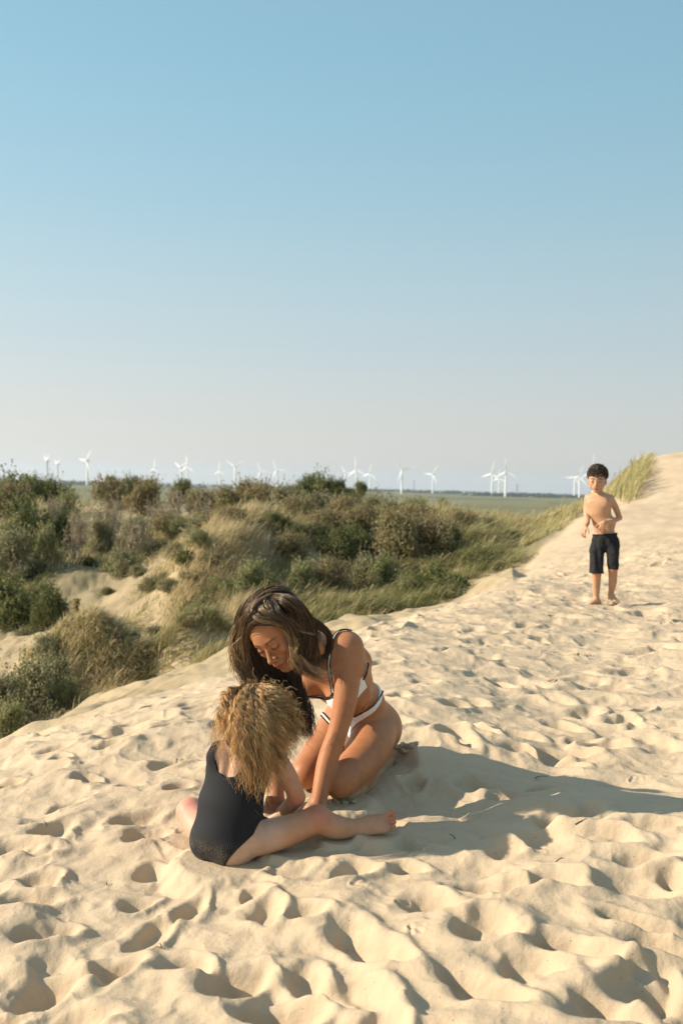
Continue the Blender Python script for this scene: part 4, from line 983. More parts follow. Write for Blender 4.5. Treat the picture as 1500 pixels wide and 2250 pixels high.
for k in range(6):
    for ex, ey in ends_px + more:
        ex_, ey_ = ex + r3.normal(0, 8), ey + r3.normal(0, 9) - (5 if k > 3 else 0); off = .012 + .0065 * k + r3.uniform(0, .008)
        if ey_ < 1545 and k > 2: continue
        sx = 566 + (ex_ - 572) * .25 + r3.normal(0, 5); sy = 1500 + .0012 * (sx - 566) ** 2 + r3.uniform(0, 14)
        if ey_ < sy + 25: ey_ = sy + 45
        bx = 570 + (ex_ - 572) * (.78 if ex_ < 572 else .84); by = sy + (ey_ - sy) * .50; cx_ = 568 + (ex_ - 572) * .60; cy_ = sy + (ey_ - sy) * .20
        pth = [hray(sx, sy, .010), hray(cx_, cy_, off), hray(bx, by, off + .004), hray(ex_, ey_, off + .006)]
        for a_ in (1, 2, 3):                         # do not jump back where the ray passes the head
            if np.dot(pth[a_] - pth[a_ - 1], c_f) > .05: pth[a_] = pth[a_] - c_f * (np.dot(pth[a_] - pth[a_ - 1], c_f) - .03)
        ln_ = sum(np.linalg.norm(pth[a_ + 1] - pth[a_]) for a_ in range(3))
        tone = r3.uniform(.6, 1.4); pal = [np.array(CC[r3.integers(0, 6)]) * tone, np.array((CC[2:] + CT)[r3.integers(0, 7)]) * tone]
        strands(CB, pth, 13, [.001, .004, .0050, .0046], .0009, np.clip(pal + [np.array(CC[r3.integers(1, 5)])], 0, .95) * np.array([1, .95, .88]), n=56, seed=900 + li, curl=(.0088 * r3.uniform(.5, 1.5), ln_ / .043 * r3.uniform(.7, 1.3)), fly=.008, tight=.45, wave=(.004, 2.0))
        li += 1
# short frizz haloing the outline
for i in range(260):
    d_ = unit(r3.normal(0, 1, 3)); d_ = unit(d_ - .3 * hcF)
    if np.dot(d_, hcU) < -.25: continue
    a0 = CH[0](0, -.02, .03) + .105 * d_; L_ = r3.uniform(.015, .05); side_ = r3.normal(0, .015, 3)
    t = np.linspace(0, 1, 14)[:, None]; pth = a0 + d_ * L_ * t * .6 + side_ * t + np.array([0, 0, -.012]) * t ** 2 + .004 * np.sin(t * 12 + i) * c_r + .004 * np.cos(t * 12 + i) * c_u
    v_, q_ = tube(pth, .0005, 3); CB.add(v_, q_, CT[i % 3] if i % 2 else CC[i % 6])
CB.build('hair', attr_mat('blond_curls', rough=.42, spec=.5, transl=.5), CROOT)
# ------------------------------------------------------------------ the boy further up the dune
BROOT = empty('person', P(1325, 1327, 8.2), 'boy in black knee-length shorts standing barefoot and bare-chested farther up the sand', 'person', 'people on the dune')
BD = 8.2
def B(px, py, o=0.0): return P(px, py, BD + o)
bv = Vol(B(1262, 1340) - np.array([0, .30, .02]), B(1378, 1008) + np.array([0, .32, .03]), .0045)
BU = unit(CV(.02, 1, 0)); BL = unit(CV(.86, 0, .5)); BL = unit(BL - np.dot(BL, BU) * BU); BF = unit(np.cross(BL, BU)); BMx = np.array([BL, BF, BU])
bch = B(1315, 1108); bwa = B(1324, 1147); bpe = B(1328, 1180)
bv.ell(bch, (.100, .066, .095), .03, BMx); bv.ell(bch - .06 * BU, (.092, .064, .08), .04, BMx); bv.ell(B(1326, 1150), (.095, .063, .085), .04, BMx); bv.ell(bpe, (.094, .066, .07), .04, BMx)
bsR = B(1291.5, 1093, .05); bsL = B(1340, 1095, -.03); bnk = B(1317, 1087)
for s__ in (bsR, bsL): bv.cone(bnk - .012 * BU, s__, .027, .031, .03)
for x in (-1, 1): bv.ell(bch + .048 * BF + x * .045 * BL + .01 * BU, (.045, .016, .035), .03, BMx)
hU = CV(.02, .98, .12); hF = CV(-.36, -.16, .92); hF = unit(hF - np.dot(hF, hU) * hU); hL = np.cross(hU, hF)
BH = head(bv, B(1311, 1056, -.01), hL, hF, hU, .93, young=.6)
bv.cone(bnk, BH[0](0, -.02, -.07), .031, .032, .02)
bv.chain([bsR, B(1287, 1118, .05), B(1289, 1141, .0)], [.030, .025, .0215], .006)
bv.chain([B(1290, 1141, .0), B(1289, 1150, -.07), B(1285, 1157, -.12)], [.022, .020, .0165], .008)
hand(bv, B(1285, 1157, -.12), CV(-.35, -.85, .3), CV(-.8, .1, .5), CV(.3, 0, .9), .70, (.6, .7, .8, .9), .1, .002)
bv.chain([bsL, B(1352, 1117, .0), B(1360, 1138, .02)], [.030, .027, .022], .012)
bv.chain([B(1360, 1138, .02), B(1345, 1145, -.06), B(1326, 1148, -.13)], [.022, .021, .0165], .008)
hand(bv, B(1326, 1148, -.13), CV(-.42, -.9, .1), CV(-.1, .35, .93), CV(-.9, .2, 0), .70, (.15, .2, .25, .3), .22, .002)
bv.chain([B(1314, 1190, .04), B(1311, 1225, .0), B(1310, 1258, -.02)], [.050, .046, .038], .02)
bv.chain([B(1310, 1258, -.02), B(1309, 1284, .01), B(1309, 1314, .02)], [.038, .034, .0215], .012)
bv.chain([B(1342, 1190, -.02), B(1345, 1222, -.04), B(1345.5, 1249, -.04)], [.048, .041, .037], .02)
bv.chain([B(1345.5, 1249, -.04), B(1345, 1278, .0), B(1341, 1304, .05)], [.038, .034, .0215], .012)
foot(bv, B(1309, 1316, .02), CV(-.93, -.05, .35), CV(0, 1, .1), .72, -1)
foot(bv, B(1341, 1306, .05), CV(.35, -.25, .9), CV(0, .95, .3), .72, 1)
v, q = surface_nets(bv.f, bv.lo, bv.h); v = relax(v, q, 1, .5)
v = relax_body(v, q, [(BH[2], .13), (B(1282, 1163, -.12), .06), (B(1317, 1162, -.13), .07)], 6)
base = np.array([.50, .285, .165]); col = np.tile(base, (len(v), 1)) * (1 + .05 * fbm(v[:, 0] * 12, v[:, 2] * 12, 3, 221)[:, None])
for p_, r_, a_ in ((B(1347, 1250, -.08), .05, .2), (B(1310, 1258, -.06), .05, .15), (B(1360, 1138), .03, .2), (B(1282, 1164, -.12), .04, .2), (B(1314, 1168, -.13), .04, .2), (B(1280, 1325), .05, .25)): col = flush(col, v, p_, r_, a_)
for x in (-1, 1): col = flush(col, v, bch + .066 * BF + x * .052 * BL + .012 * BU, .006, .3)
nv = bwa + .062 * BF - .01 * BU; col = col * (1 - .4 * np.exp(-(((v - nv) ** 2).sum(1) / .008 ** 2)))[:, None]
col = face_colour(v, col, BH, (.42, .16, .12), (.02, .012, .008), .13)
W_, M_, c__, s___ = BH; ql = (v - c__) @ M_.T / s___
for x in (-1, 1):
    e_ = (ql[:, 1] > .05) * np.exp(-(((ql[:, 0] - x * .031) / .017) ** 4 + ((ql[:, 2] - .021 + .1 * (np.abs(ql[:, 0]) - .03)) / .0045) ** 4)); col = col * (1 - .85 * e_[:, None])
# dark open eyes
W_, M_, c__, s___ = BH; ql = (v - c__) @ M_.T / s___
for x in (-1, 1):
    e_ = (ql[:, 1] > .06) * np.exp(-(((ql[:, 0] - x * .031) / .013) ** 4 + ((ql[:, 2] + .003) / .0062) ** 4)); col = col * (1 - .85 * e_[:, None])
child(mesh_from('body', v, q, skin_mat('sunlit_skin', .12, .5, .3), True, attrs={'col': col, 'sandy': near_sand(v, .04)}), BROOT)
sh = Vol(B(1285, 1275) - np.array([0, .25, 0]), B(1370, 1160) + np.array([0, .25, .02]), .005)
sh.ell(B(1328, 1183), (.098, .074, .072), .02, BMx); sh.cone(B(1328, 1166), B(1328, 1186), .097, .099, .01, flat=(BF, .72))
sh.chain([B(1314, 1190, .03), B(1310, 1225, .0), B(1310, 1268, -.02)], [.062, .062, .059], .008)
sh.chain([B(1343, 1190, -.02), B(1345, 1222, -.035), B(1346, 1262, -.04)], [.060, .053, .047], .008)
X, Y, Z = sh.grid()
d_up = (X - B(1328, 1172)[0]) * BU[0] + (Y - B(1328, 1172)[1]) * BU[1] + (Z - B(1328, 1172)[2]) * BU[2]
topc = d_up - (.0 + .10 * (X - B(1328, 1172)[0]))
botR = (B(1310, 1259)[2] - .02 * 0) - Z; botL = B(1345, 1250)[2] - Z
mid = X - B(1327, 1250)[0]
reg = np.maximum(topc, np.where(mid < 0, botR, botL)); fs = np.maximum(sh.f, reg)
v, q = surface_nets(fs, sh.lo, sh.h)
fold = .0045 * np.sin(v[:, 0] * 70 + 14 * v[:, 2] + 3 * fbm(v[:, 0] * 9, v[:, 2] * 7, 2, 9)) + .004 * fbm(v[:, 0] * 25, v[:, 2] * 14, 3, 12)
g_ = sh.grad(v); v = relax(v, q, 1) + g_ * fold[:, None] * sstep(B(1328, 1172)[2], B(1328, 1190)[2], v[:, 2])[:, None]
SHM = plain('black_cotton', (.022, .022, .024), .85, .15, .25, 60)
so = child(mesh_from('shorts', v, q, SHM, True), BROOT)
an = np.linspace(0, 2 * math.pi, 49); rp = [B(1328, 1173) + .096 * math.cos(a) * BL + .069 * math.sin(a) * BF + (.10 * (.098 * math.cos(a) * BL[0] + .069 * math.sin(a) * BF[0])) * BU - .004 * BU for a in an]
v_, q_ = tube(rp, .0075, 8); child(mesh_from('waistband', v_, q_, SHM, True), so)
BB = Bag()
hv = Vol(BH[2] - .17, BH[2] + .17, .005)
hv.ell(BH[0](0, -.016, .054), (.071, .092, .074), .02, BH[1]); hv.ell(BH[0](0, .10, -.045), (.08, .06, .098), .012, BH[1], 'cut'); hv.ell(BH[0](0, -.02, -.072), (.14, .16, .058), .02, BH[1], 'cut')
rb = np.random.default_rng(19)
for _ in range(170):
    d_ = unit(rb.normal(0, 1, 3))
    if d_[2] < -.25 or (d_[1] > .5 and d_[2] < .12): continue
    hv.ell(BH[0](*(np.array([0, -.016, .054]) + np.array([.070, .092, .076]) * d_ * rb.uniform(1.0, 1.0 + .12 * max(0, d_[2] + .2)))), (.0115 * rb.uniform(.6, 1.3) * (.6 + .5 * max(0, d_[2])),) * 3, .005)
vh, qh = surface_nets(hv.f, hv.lo, hv.h); vh = vh + hv.grad(vh) * (.007 * fbm(vh[:, 0] * 60, vh[:, 2] * 60 + vh[:, 1] * 40, 2, 8))[:, None]; BB.add(vh, qh, (.02, .013, .009))
r4 = np.random.default_rng(8)
BCc = [(.02, .013, .009), (.035, .022, .013), (.07, .045, .026), (.13, .085, .05)]
nn_ = 0
while nn_ < 900:
    d_ = unit(r4.normal(0, 1, 3)); 
    if d_[2] < -.2 or (d_[1] > .5 and d_[2] < .02): continue
    p0 = BH[0](*(np.array([0, -.016, .054]) + np.array([.070, .091, .076]) * d_ * .97))
    out = unit(d_[0] * hL + d_[1] * hF + d_[2] * hU); tg = unit(np.cross(out, r4.normal(0, 1, 3)))
    strands(BB, [p0, p0 + out * .012 + tg * .006, p0 + out * .018 + tg * .018 - BU * .002, p0 + out * .010 + tg * .026 - BU * .006], 5, [.002, .004, .004], .0017, BCc, n=12, seed=nn_ + 3000, curl=(.004, 1.1)); nn_ += 1
BB.build('hair', attr_mat('dark_curls', rough=.45, spec=.4), BROOT)
# ------------------------------------------------------------------ grass, shrubs, trees
def blades(bag, base, h, bend, az_, width, cols, seed=0, seedhead=0.0, k=5):
    """curved tapering blades, one strip each; base (N,3)"""
    r_ = np.random.default_rng(seed); N = len(base); t = np.linspace(0, 1, k)
    yaw = az_ + r_.normal(0, .75, N); ld = np.stack([np.cos(yaw), np.sin(yaw), np.zeros(N)], 1)
    b_ = bend * r_.uniform(.4, 1.5, N); hh = h * r_.uniform(.55, 1.2, N)
    up = (t[None] * hh[:, None]) * np.sqrt(np.clip(1 - (b_[:, None] * t[None] * .8) ** 2, .08, 1))
    out = hh[:, None] * b_[:, None] * t[None] ** 2
    p = base[:, None] + out[..., None] * ld[:, None]; p[..., 2] += up
    sy = yaw + r_.uniform(-.9, .9, N) + math.pi / 2; sd_ = np.stack([np.cos(sy), np.sin(sy), np.zeros(N)], 1)
    wd = width * r_.uniform(.7, 1.3, N)[:, None] * (1 - t[None] ** 1.6 * .9)
    sh = r_.uniform(0, 1, N) < seedhead; wd = np.where(sh[:, None] & (t[None] > .7), width * 2.0, wd)
    v = np.stack([p - wd[..., None] * sd_[:, None], p + wd[..., None] * sd_[:, None]], 2).reshape(-1, 3)
    i = np.arange(k - 1) * 2; q = np.stack([i, i + 1, i + 3, i + 2], 1); Q = (q[None] + (np.arange(N) * 2 * k)[:, None, None]).reshape(-1, 4)
    cols = np.asarray(cols, float); c = cols[r_.integers(0, len(cols), N)] * r_.uniform(.75, 1.3, (N, 1))
    cc = np.repeat(c[:, None], 2 * k, 1)
    hd = np.repeat(t > .7, 2)[None] & sh[:, None]; cc = np.where(hd[..., None], np.array([.40, .31, .17]), cc)
    bag.add(v, Q, cc.reshape(-1, 3))
STRAW = [(0.581, 0.483, 0.284), (0.503, 0.416, 0.242), (0.396, 0.336, 0.185), (0.66, 0.55, 0.341)]
OLIVE = [(0.306, 0.282, 0.121), (0.39, 0.342, 0.161), (0.251, 0.234, 0.1)]
GREEN = [(0.255, 0.257, 0.112), (0.346, 0.335, 0.15), (0.211, 0.219, 0.09), (0.45, 0.399, 0.196)]
GRASSM = attr_mat('dune_grass', rough=.6, spec=.2, transl=.45)
r5 = np.random.default_rng(31)
def spot(px, d):
    """ground point at photograph column px and distance d"""
    px = np.asarray(px, float); d = np.asarray(d, float)
    y = d * np.ones_like(px); x = (px - 750) / FPX * d
    return np.stack([x, y, gheight(x, y)], -1)
# zones: px0, px1, d0, d1, count, height, bend, colours, seedheads, clumps
ZONES = [
 (95, 215, 9.5, 10.6, 4800, .17, 1.0, STRAW + OLIVE[:1], .02, 22), (205, 300, 9.5, 10.5, 4800, .18, 1.0, STRAW + OLIVE[:1], .03, 20),
 (300, 500, 9.1, 11.0, 8000, .19, 1.0, STRAW[:3] + OLIVE + GREEN[:2], .02, 28), (-20, 130, 8.0, 9.6, 2600, .15, .9, OLIVE + STRAW, 0, 22), (140, 300, 8.6, 9.6, 900, .12, .9, OLIVE + STRAW, 0, 10),
 (385, 620, 11.3, 13.5, 9000, .24, .8, STRAW, .02, 60), (385, 560, 13.5, 16.5, 9500, .27, .8, STRAW, .02, 70),
 (400, 660, 16.5, 20.5, 4600, .28, .8, STRAW + OLIVE, .03, 60), (540, 860, 17, 21.5, 3600, .30, .8, OLIVE + STRAW, .04, 60),
 (560, 860, 10.8, 12.2, 6200, .18, .9, GREEN + OLIVE + STRAW[:2], .05, 60), (600, 900, 12.2, 15.5, 7000, .24, .9, GREEN + OLIVE + STRAW[:3], .05, 50),
 (800, 985, 11.7, 13.4, 7000, .26, 1.1, GREEN, .04, 40), (820, 1060, 13.4, 17, 7000, .27, 1.0, GREEN + OLIVE, .05, 44),
 (930, 1165, 15.8, 21, 7200, .34, .9, GREEN + OLIVE + STRAW[:2], .07, 60), (900, 1230, 21, 30, 3600, .36, .8, GREEN + STRAW, .05, 60),
 (1010, 1120, 13.6, 15.8, 1700, .26, 1.1, GREEN, .04, 18), 
 (130, 420, 16, 19, 3200, .20, .8, GREEN + STRAW, .03, 40), (150, 420, 19, 21, 1800, .20, .7, GREEN + OLIVE + STRAW[:2], .04, 40),
 (-60, 140, 14, 20, 2000, .2, .8, GREEN + OLIVE, .02, 30), (300, 420, 12, 15.5, 1300, .16, .8, STRAW + OLIVE, .02, 16), (230, 380, 10.8, 12.5, 800, .13, .8, STRAW + GREEN, .0, 10),
 (-800, -20, 10, 22, 7000, .25, .9, OLIVE + STRAW + GREEN, .02, 90), (-900, -200, 22, 42, 2500, .4, .8, OLIVE + STRAW, 0, 50),
 (-200, 420, 24, 42, 2600, .35, .7, OLIVE + STRAW, 0, 60), (420, 1150, 24, 42, 4200, .4, .7, GREEN + OLIVE + STRAW[:2], 0, 80),
]
GB_ = Bag()
for zi, (a0, a1, d0, d1, cnt, h, bd, cols, sh_, ncl) in enumerate(ZONES):
    cp = np.stack([r5.uniform(a0, a1, ncl), r5.uniform(d0, d1, ncl)], 1); w_ = r5.integers(0, ncl, cnt)
    cs = r5.uniform(.6, 1.25, ncl); th = r5.integers(0, 3, ncl)
    rad = .16 * (h / .3) ** .5; px = cp[w_, 0] + r5.normal(0, 1, cnt) * rad * FPX / cp[w_, 1]; d = np.clip(cp[w_, 1] + r5.normal(0, 1, cnt) * rad, d0 - .15, d1 + .3)
    b_ = spot(px, d); b_[:, 2] -= .02
    for q_ in range(3):
        m_ = th[w_] == q_
        if m_.any():
            sel = cols if q_ == 0 else [cols[(q_ * 2 + i_) % len(cols)] for i_ in range(max(2, len(cols) // 2))]
            blades(GB_, b_[m_], h * cs[w_][m_], bd, -.35, .0030 * (.7 + np.mean([d0, d1]) / 14), sel, seed=zi * 3 + q_ + 50, seedhead=sh_)
# the tall marram along the crest of the big dune
crest = [(1150, 17.0), (1190, 18.0), (1230, 18.6), (1270, 19.4), (1310, 20.2), (1350, 21.0), (1390, 21.6), (1425, 22)]
cr = np.array(crest)
cpx = r5.uniform(1140, 1425, 7000); cd = np.interp(cpx, cr[:, 0], cr[:, 1] + .0) + r5.uniform(0, 1, 7000) * (4.1 + 2.5 * np.exp(-((cpx - 1385) / 40) ** 2)) - 1.5 - 2.5 * np.exp(-((cpx - 1385) / 40) ** 2); 
b_ = spot(cpx, cd); hh_ = .23 + .20 * np.exp(-((cpx - 1385) / 45) ** 2) - .12 * (cpx > 1412)
for q_ in range(4): blades(GB_, b_[q_::4], hh_[q_::4], .75, -.2, .006, [[tuple(1.25 * x for x in c) for c in G_] for G_ in (GREEN + OLIVE, GREEN + STRAW, OLIVE + STRAW, GREEN)][q_], seed=200 + q_, seedhead=.08)
gob = GB_.build('dune_grass', GRASSM); tag(gob, 'wind-bent green and straw coloured marram grass over the scrub dunes', 'grass', kind='stuff')

def leaves(centres, nrm, size, r_, asp=.42):
    N = len(centres); n_ = nrm + r_.normal(0, .55, (N, 3)); n_ /= np.linalg.norm(n_, axis=1, keepdims=True)
    a = np.cross(n_, r_.normal(0, 1, (N, 3))); a /= np.linalg.norm(a, axis=1, keepdims=True); b_ = np.cross(n_, a)
    s_ = (size * r_.uniform(.6, 1.4, N))[:, None]
    v = np.stack([centres - a * s_, centres + b_ * s_ * asp, centres + a * s_, centres - b_ * s_ * asp], 1)
    return v.reshape(-1, 3), (np.arange(N * 4).reshape(-1, 4))
LEAFM = attr_mat('shrub_leaves', rough=.6, spec=.15, transl=.45)
BARK = plain('grey_bark', (.20, .155, .11), .9, .1, .35, 30)
def shrub_mesh(seed, nl, size, cols, lumps=16, flat=.75, spread=.55, tips=None, asp=.42, lr=(.18, .34)):
    """unit shrub (radius about 1, height about 1.3*flat): foliage and stem arrays"""
    r_ = np.random.default_rng(seed); L = []
    for i in range(lumps):
        a = r_.uniform(0, 2 * math.pi); rr = math.sqrt(r_.uniform(0, 1)) * (1 - .3); z = r_.uniform(.15, 1.0)
        rr *= math.sqrt(max(.1, 1.12 - z * z))
        L.append((rr * math.cos(a), rr * math.sin(a), z * flat * 1.1, r_.uniform(*lr)))
    L = np.array(L); k = r_.integers(0, lumps, nl)
    d = r_.normal(0, 1, (nl, 3)); d[:, 2] += .25; d /= np.linalg.norm(d, axis=1, keepdims=True)
    rad = L[k, 3] * (1 - .55 * r_.uniform(0, 1, nl) ** 2.2)
    # ragged: pull leaves into sprays
    sp_ = (np.sin(d[:, 0] * 9 + k) * np.sin(d[:, 1] * 8 + 2 * k) * np.sin(d[:, 2] * 9)) ; rad = rad * (1 + .42 * sp_)
    c = L[k, :3] + d * rad[:, None] * np.array([1.1, 1.1, .95])
    # loose sprigs standing out of the outline
    ns = 150; k2 = r_.integers(0, lumps, ns); d2 = r_.normal(0, 1, (ns, 3)); d2[:, 2] = np.abs(d2[:, 2]) * .8 + .2; d2 /= np.linalg.norm(d2, axis=1, keepdims=True)
    o2 = L[k2, :3] + d2 * L[k2, 3][:, None] * .8; g2 = d2 + np.array([.35, 0, .45]); ln2 = r_.uniform(.12, .34, ns); tt = r_.uniform(0, 1, (ns, 12))
    c2 = (o2[:, None] + g2[:, None] * (ln2[:, None] * tt)[..., None] + r_.normal(0, .014, (ns, 12, 3))).reshape(-1, 3)
    c = np.concatenate([c, c2]); d = np.concatenate([d, np.repeat(d2, 12, 0)]); k = np.concatenate([k, np.repeat(k2, 12)])
    keep = c[:, 2] > .02; c, d, k = c[keep], d[keep], k[keep]
    v, q = leaves(c, d, size, r_, asp)
    cols = np.asarray(cols, float); lc = r_.integers(0, len(cols), lumps); ci = np.where(r_.uniform(0, 1, len(c)) < .6, lc[k], r_.integers(0, len(cols), len(c)))
    cc = cols[ci] * r_.uniform(.75, 1.3, (len(c), 1))
    if tips is not None: tm = (r_.uniform(0, 1, len(c)) < .22); cc[tm] = np.array(tips) * r_.uniform(.8, 1.2, (tm.sum(), 1))
    sv, sq, n_ = [], [], 0
    for l in L:
        p = spline([(0, 0, -.1), (l[0] * .35 + r_.normal(0, .05), l[1] * .35 + r_.normal(0, .05), l[2] * .5), (l[0], l[1], l[2] + l[3] * .5)], 7)
        a_, b_ = tube(p, np.linspace(.035, .008, 7), 5); sv.append(a_); sq.append(b_ + n_); n_ += len(a_)
    return (v, q, np.repeat(cc, 4, 0)), (np.concatenate(sv), np.concatenate(sq))
def twig_mesh(seed, cols, depth=5, leaves_n=900, lcol=((.20, .15, .08),)):
    r_ = np.random.default_rng(seed); B_ = Bag(); tips = []
    def grow(p, d, L, rad, lev):
        n_ = 5; pts = [p]
        for i in range(n_ - 1):
            d = unit(d + r_.normal(0, .18, 3) + np.array([0, 0, .03])); pts.append(pts[-1] + d * L / (n_ - 1))
        v, q = tube(pts, np.linspace(rad, rad * .6, n_), 4); B_.add(v, q, np.array(cols[r_.integers(0, len(cols))]) * r_.uniform(.8, 1.2))
        if lev == 0: tips.append(pts[-1]); tips.append(pts[-2]); return
        for i in range(r_.integers(3, 5)):
            t = pts[r_.integers(2, n_)]; grow(t, unit(d + r_.normal(0, .75, 3) + np.array([.15, 0, .25])), L * r_.uniform(.55, .8), rad * .58, lev - 1)
    for i in range(4): a = r_.uniform(0, 6.28); grow(np.array([0, 0, -.05]), unit([math.cos(a) * .6, math.sin(a) * .6, 1]), .42, .028, depth - 1)
    T = np.array(tips); c = T[r_.integers(0, len(T), leaves_n)] + r_.normal(0, .05, (leaves_n, 3)); v, q = leaves(c, r_.normal(0, 1, (leaves_n, 3)), .022, r_)
    lc = np.asarray(lcol, float)[r_.integers(0, len(lcol), leaves_n)] * r_.uniform(.7, 1.3, (leaves_n, 1))
    return (v, q, np.repeat(lc, 4, 0)), (np.concatenate(B_.v), np.concatenate(B_.q), np.concatenate(B_.c))
TWIGM = attr_mat('bare_twigs', rough=.85, spec=.1)
def shrub_proto(nm, fol, stem, twig=False, names=('foliage', 'stems')):
    root = empty(nm, (0, 0, 0)); f = mesh_from(names[0], fol[0], fol[1], LEAFM, False, attrs={'col': fol[2]}); f.parent = root
    s_ = mesh_from(names[1], stem[0], stem[1], TWIGM if twig else BARK, True, attrs={'col': stem[2]} if twig else None); s_.parent = root
    root['used'] = 0
    return root
def place(proto, loc, sc, rz, label, cat, group, sz=1.0):
    if proto['used']:
        r_ = proto.copy(); C.objects.link(r_)
        for ch in list(proto.children): c = ch.copy(); C.objects.link(c); c.parent = r_
    else: r_ = proto; proto['used'] = 1
    r_.location = loc; r_.scale = (sc, sc, sc * sz); r_.rotation_euler = (0, 0, rz); tag(r_, label, cat, group); return r_
GG = [(0.205, 0.209, 0.097), (0.274, 0.265, 0.133), (0.356, 0.329, 0.182), (0.164, 0.164, 0.073), (0.438, 0.38, 0.23)]
BRN = [(0.26, 0.209, 0.103), (0.342, 0.272, 0.145), (0.424, 0.336, 0.194), (0.205, 0.177, 0.085), (0.233, 0.228, 0.097)]
DGR = [(0.132, 0.15, 0.058), (0.192, 0.202, 0.08), (0.262, 0.255, 0.109), (0.105, 0.119, 0.047)]
LGR = [(0.205, 0.231, 0.085), (0.291, 0.293, 0.123), (0.376, 0.339, 0.185), (0.154, 0.169, 0.062)]
pr = {
 'grey': [shrub_proto('shrub', *shrub_mesh(11 + i, 6500, .036, GG, 18, tips=(.33, .30, .20))) for i in range(2)],
 'brown': [shrub_proto('shrub', *shrub_mesh(21 + i, 6500, .036, BRN, 18, tips=(.30, .24, .14))) for i in range(2)],
 'dark': [shrub_proto('shrub', *shrub_mesh(31 + i, 6500, .036, DGR, 18)) for i in range(2)],
 'light': [shrub_proto('shrub', *shrub_mesh(41, 6500, .034, LGR, 18, tips=(.30, .28, .17)))],
 'twig': [shrub_proto('bare_shrub', *twig_mesh(51 + i, [(.44, .36, .27), (.34, .27, .20), (.50, .42, .32)], 5, 700, ((.34, .28, .17), (.26, .23, .12))), twig=True, names=('leaves', 'branches')) for i in range(2)],
 'tree': [shrub_proto('tree', *shrub_mesh(61 + i, 9000, .034, DGR + [(.12, .15, .05)], 24, flat=.8, lr=(.16, .30)), names=('crown', 'trunk')) for i in range(2)],
}
LAB = {'grey': 'grey-green shrub', 'brown': 'brownish olive shrub', 'dark': 'dark green shrub', 'light': 'light green shrub', 'twig': 'grey twiggy half-bare shrub', 'tree': 'dense dark green tree'}
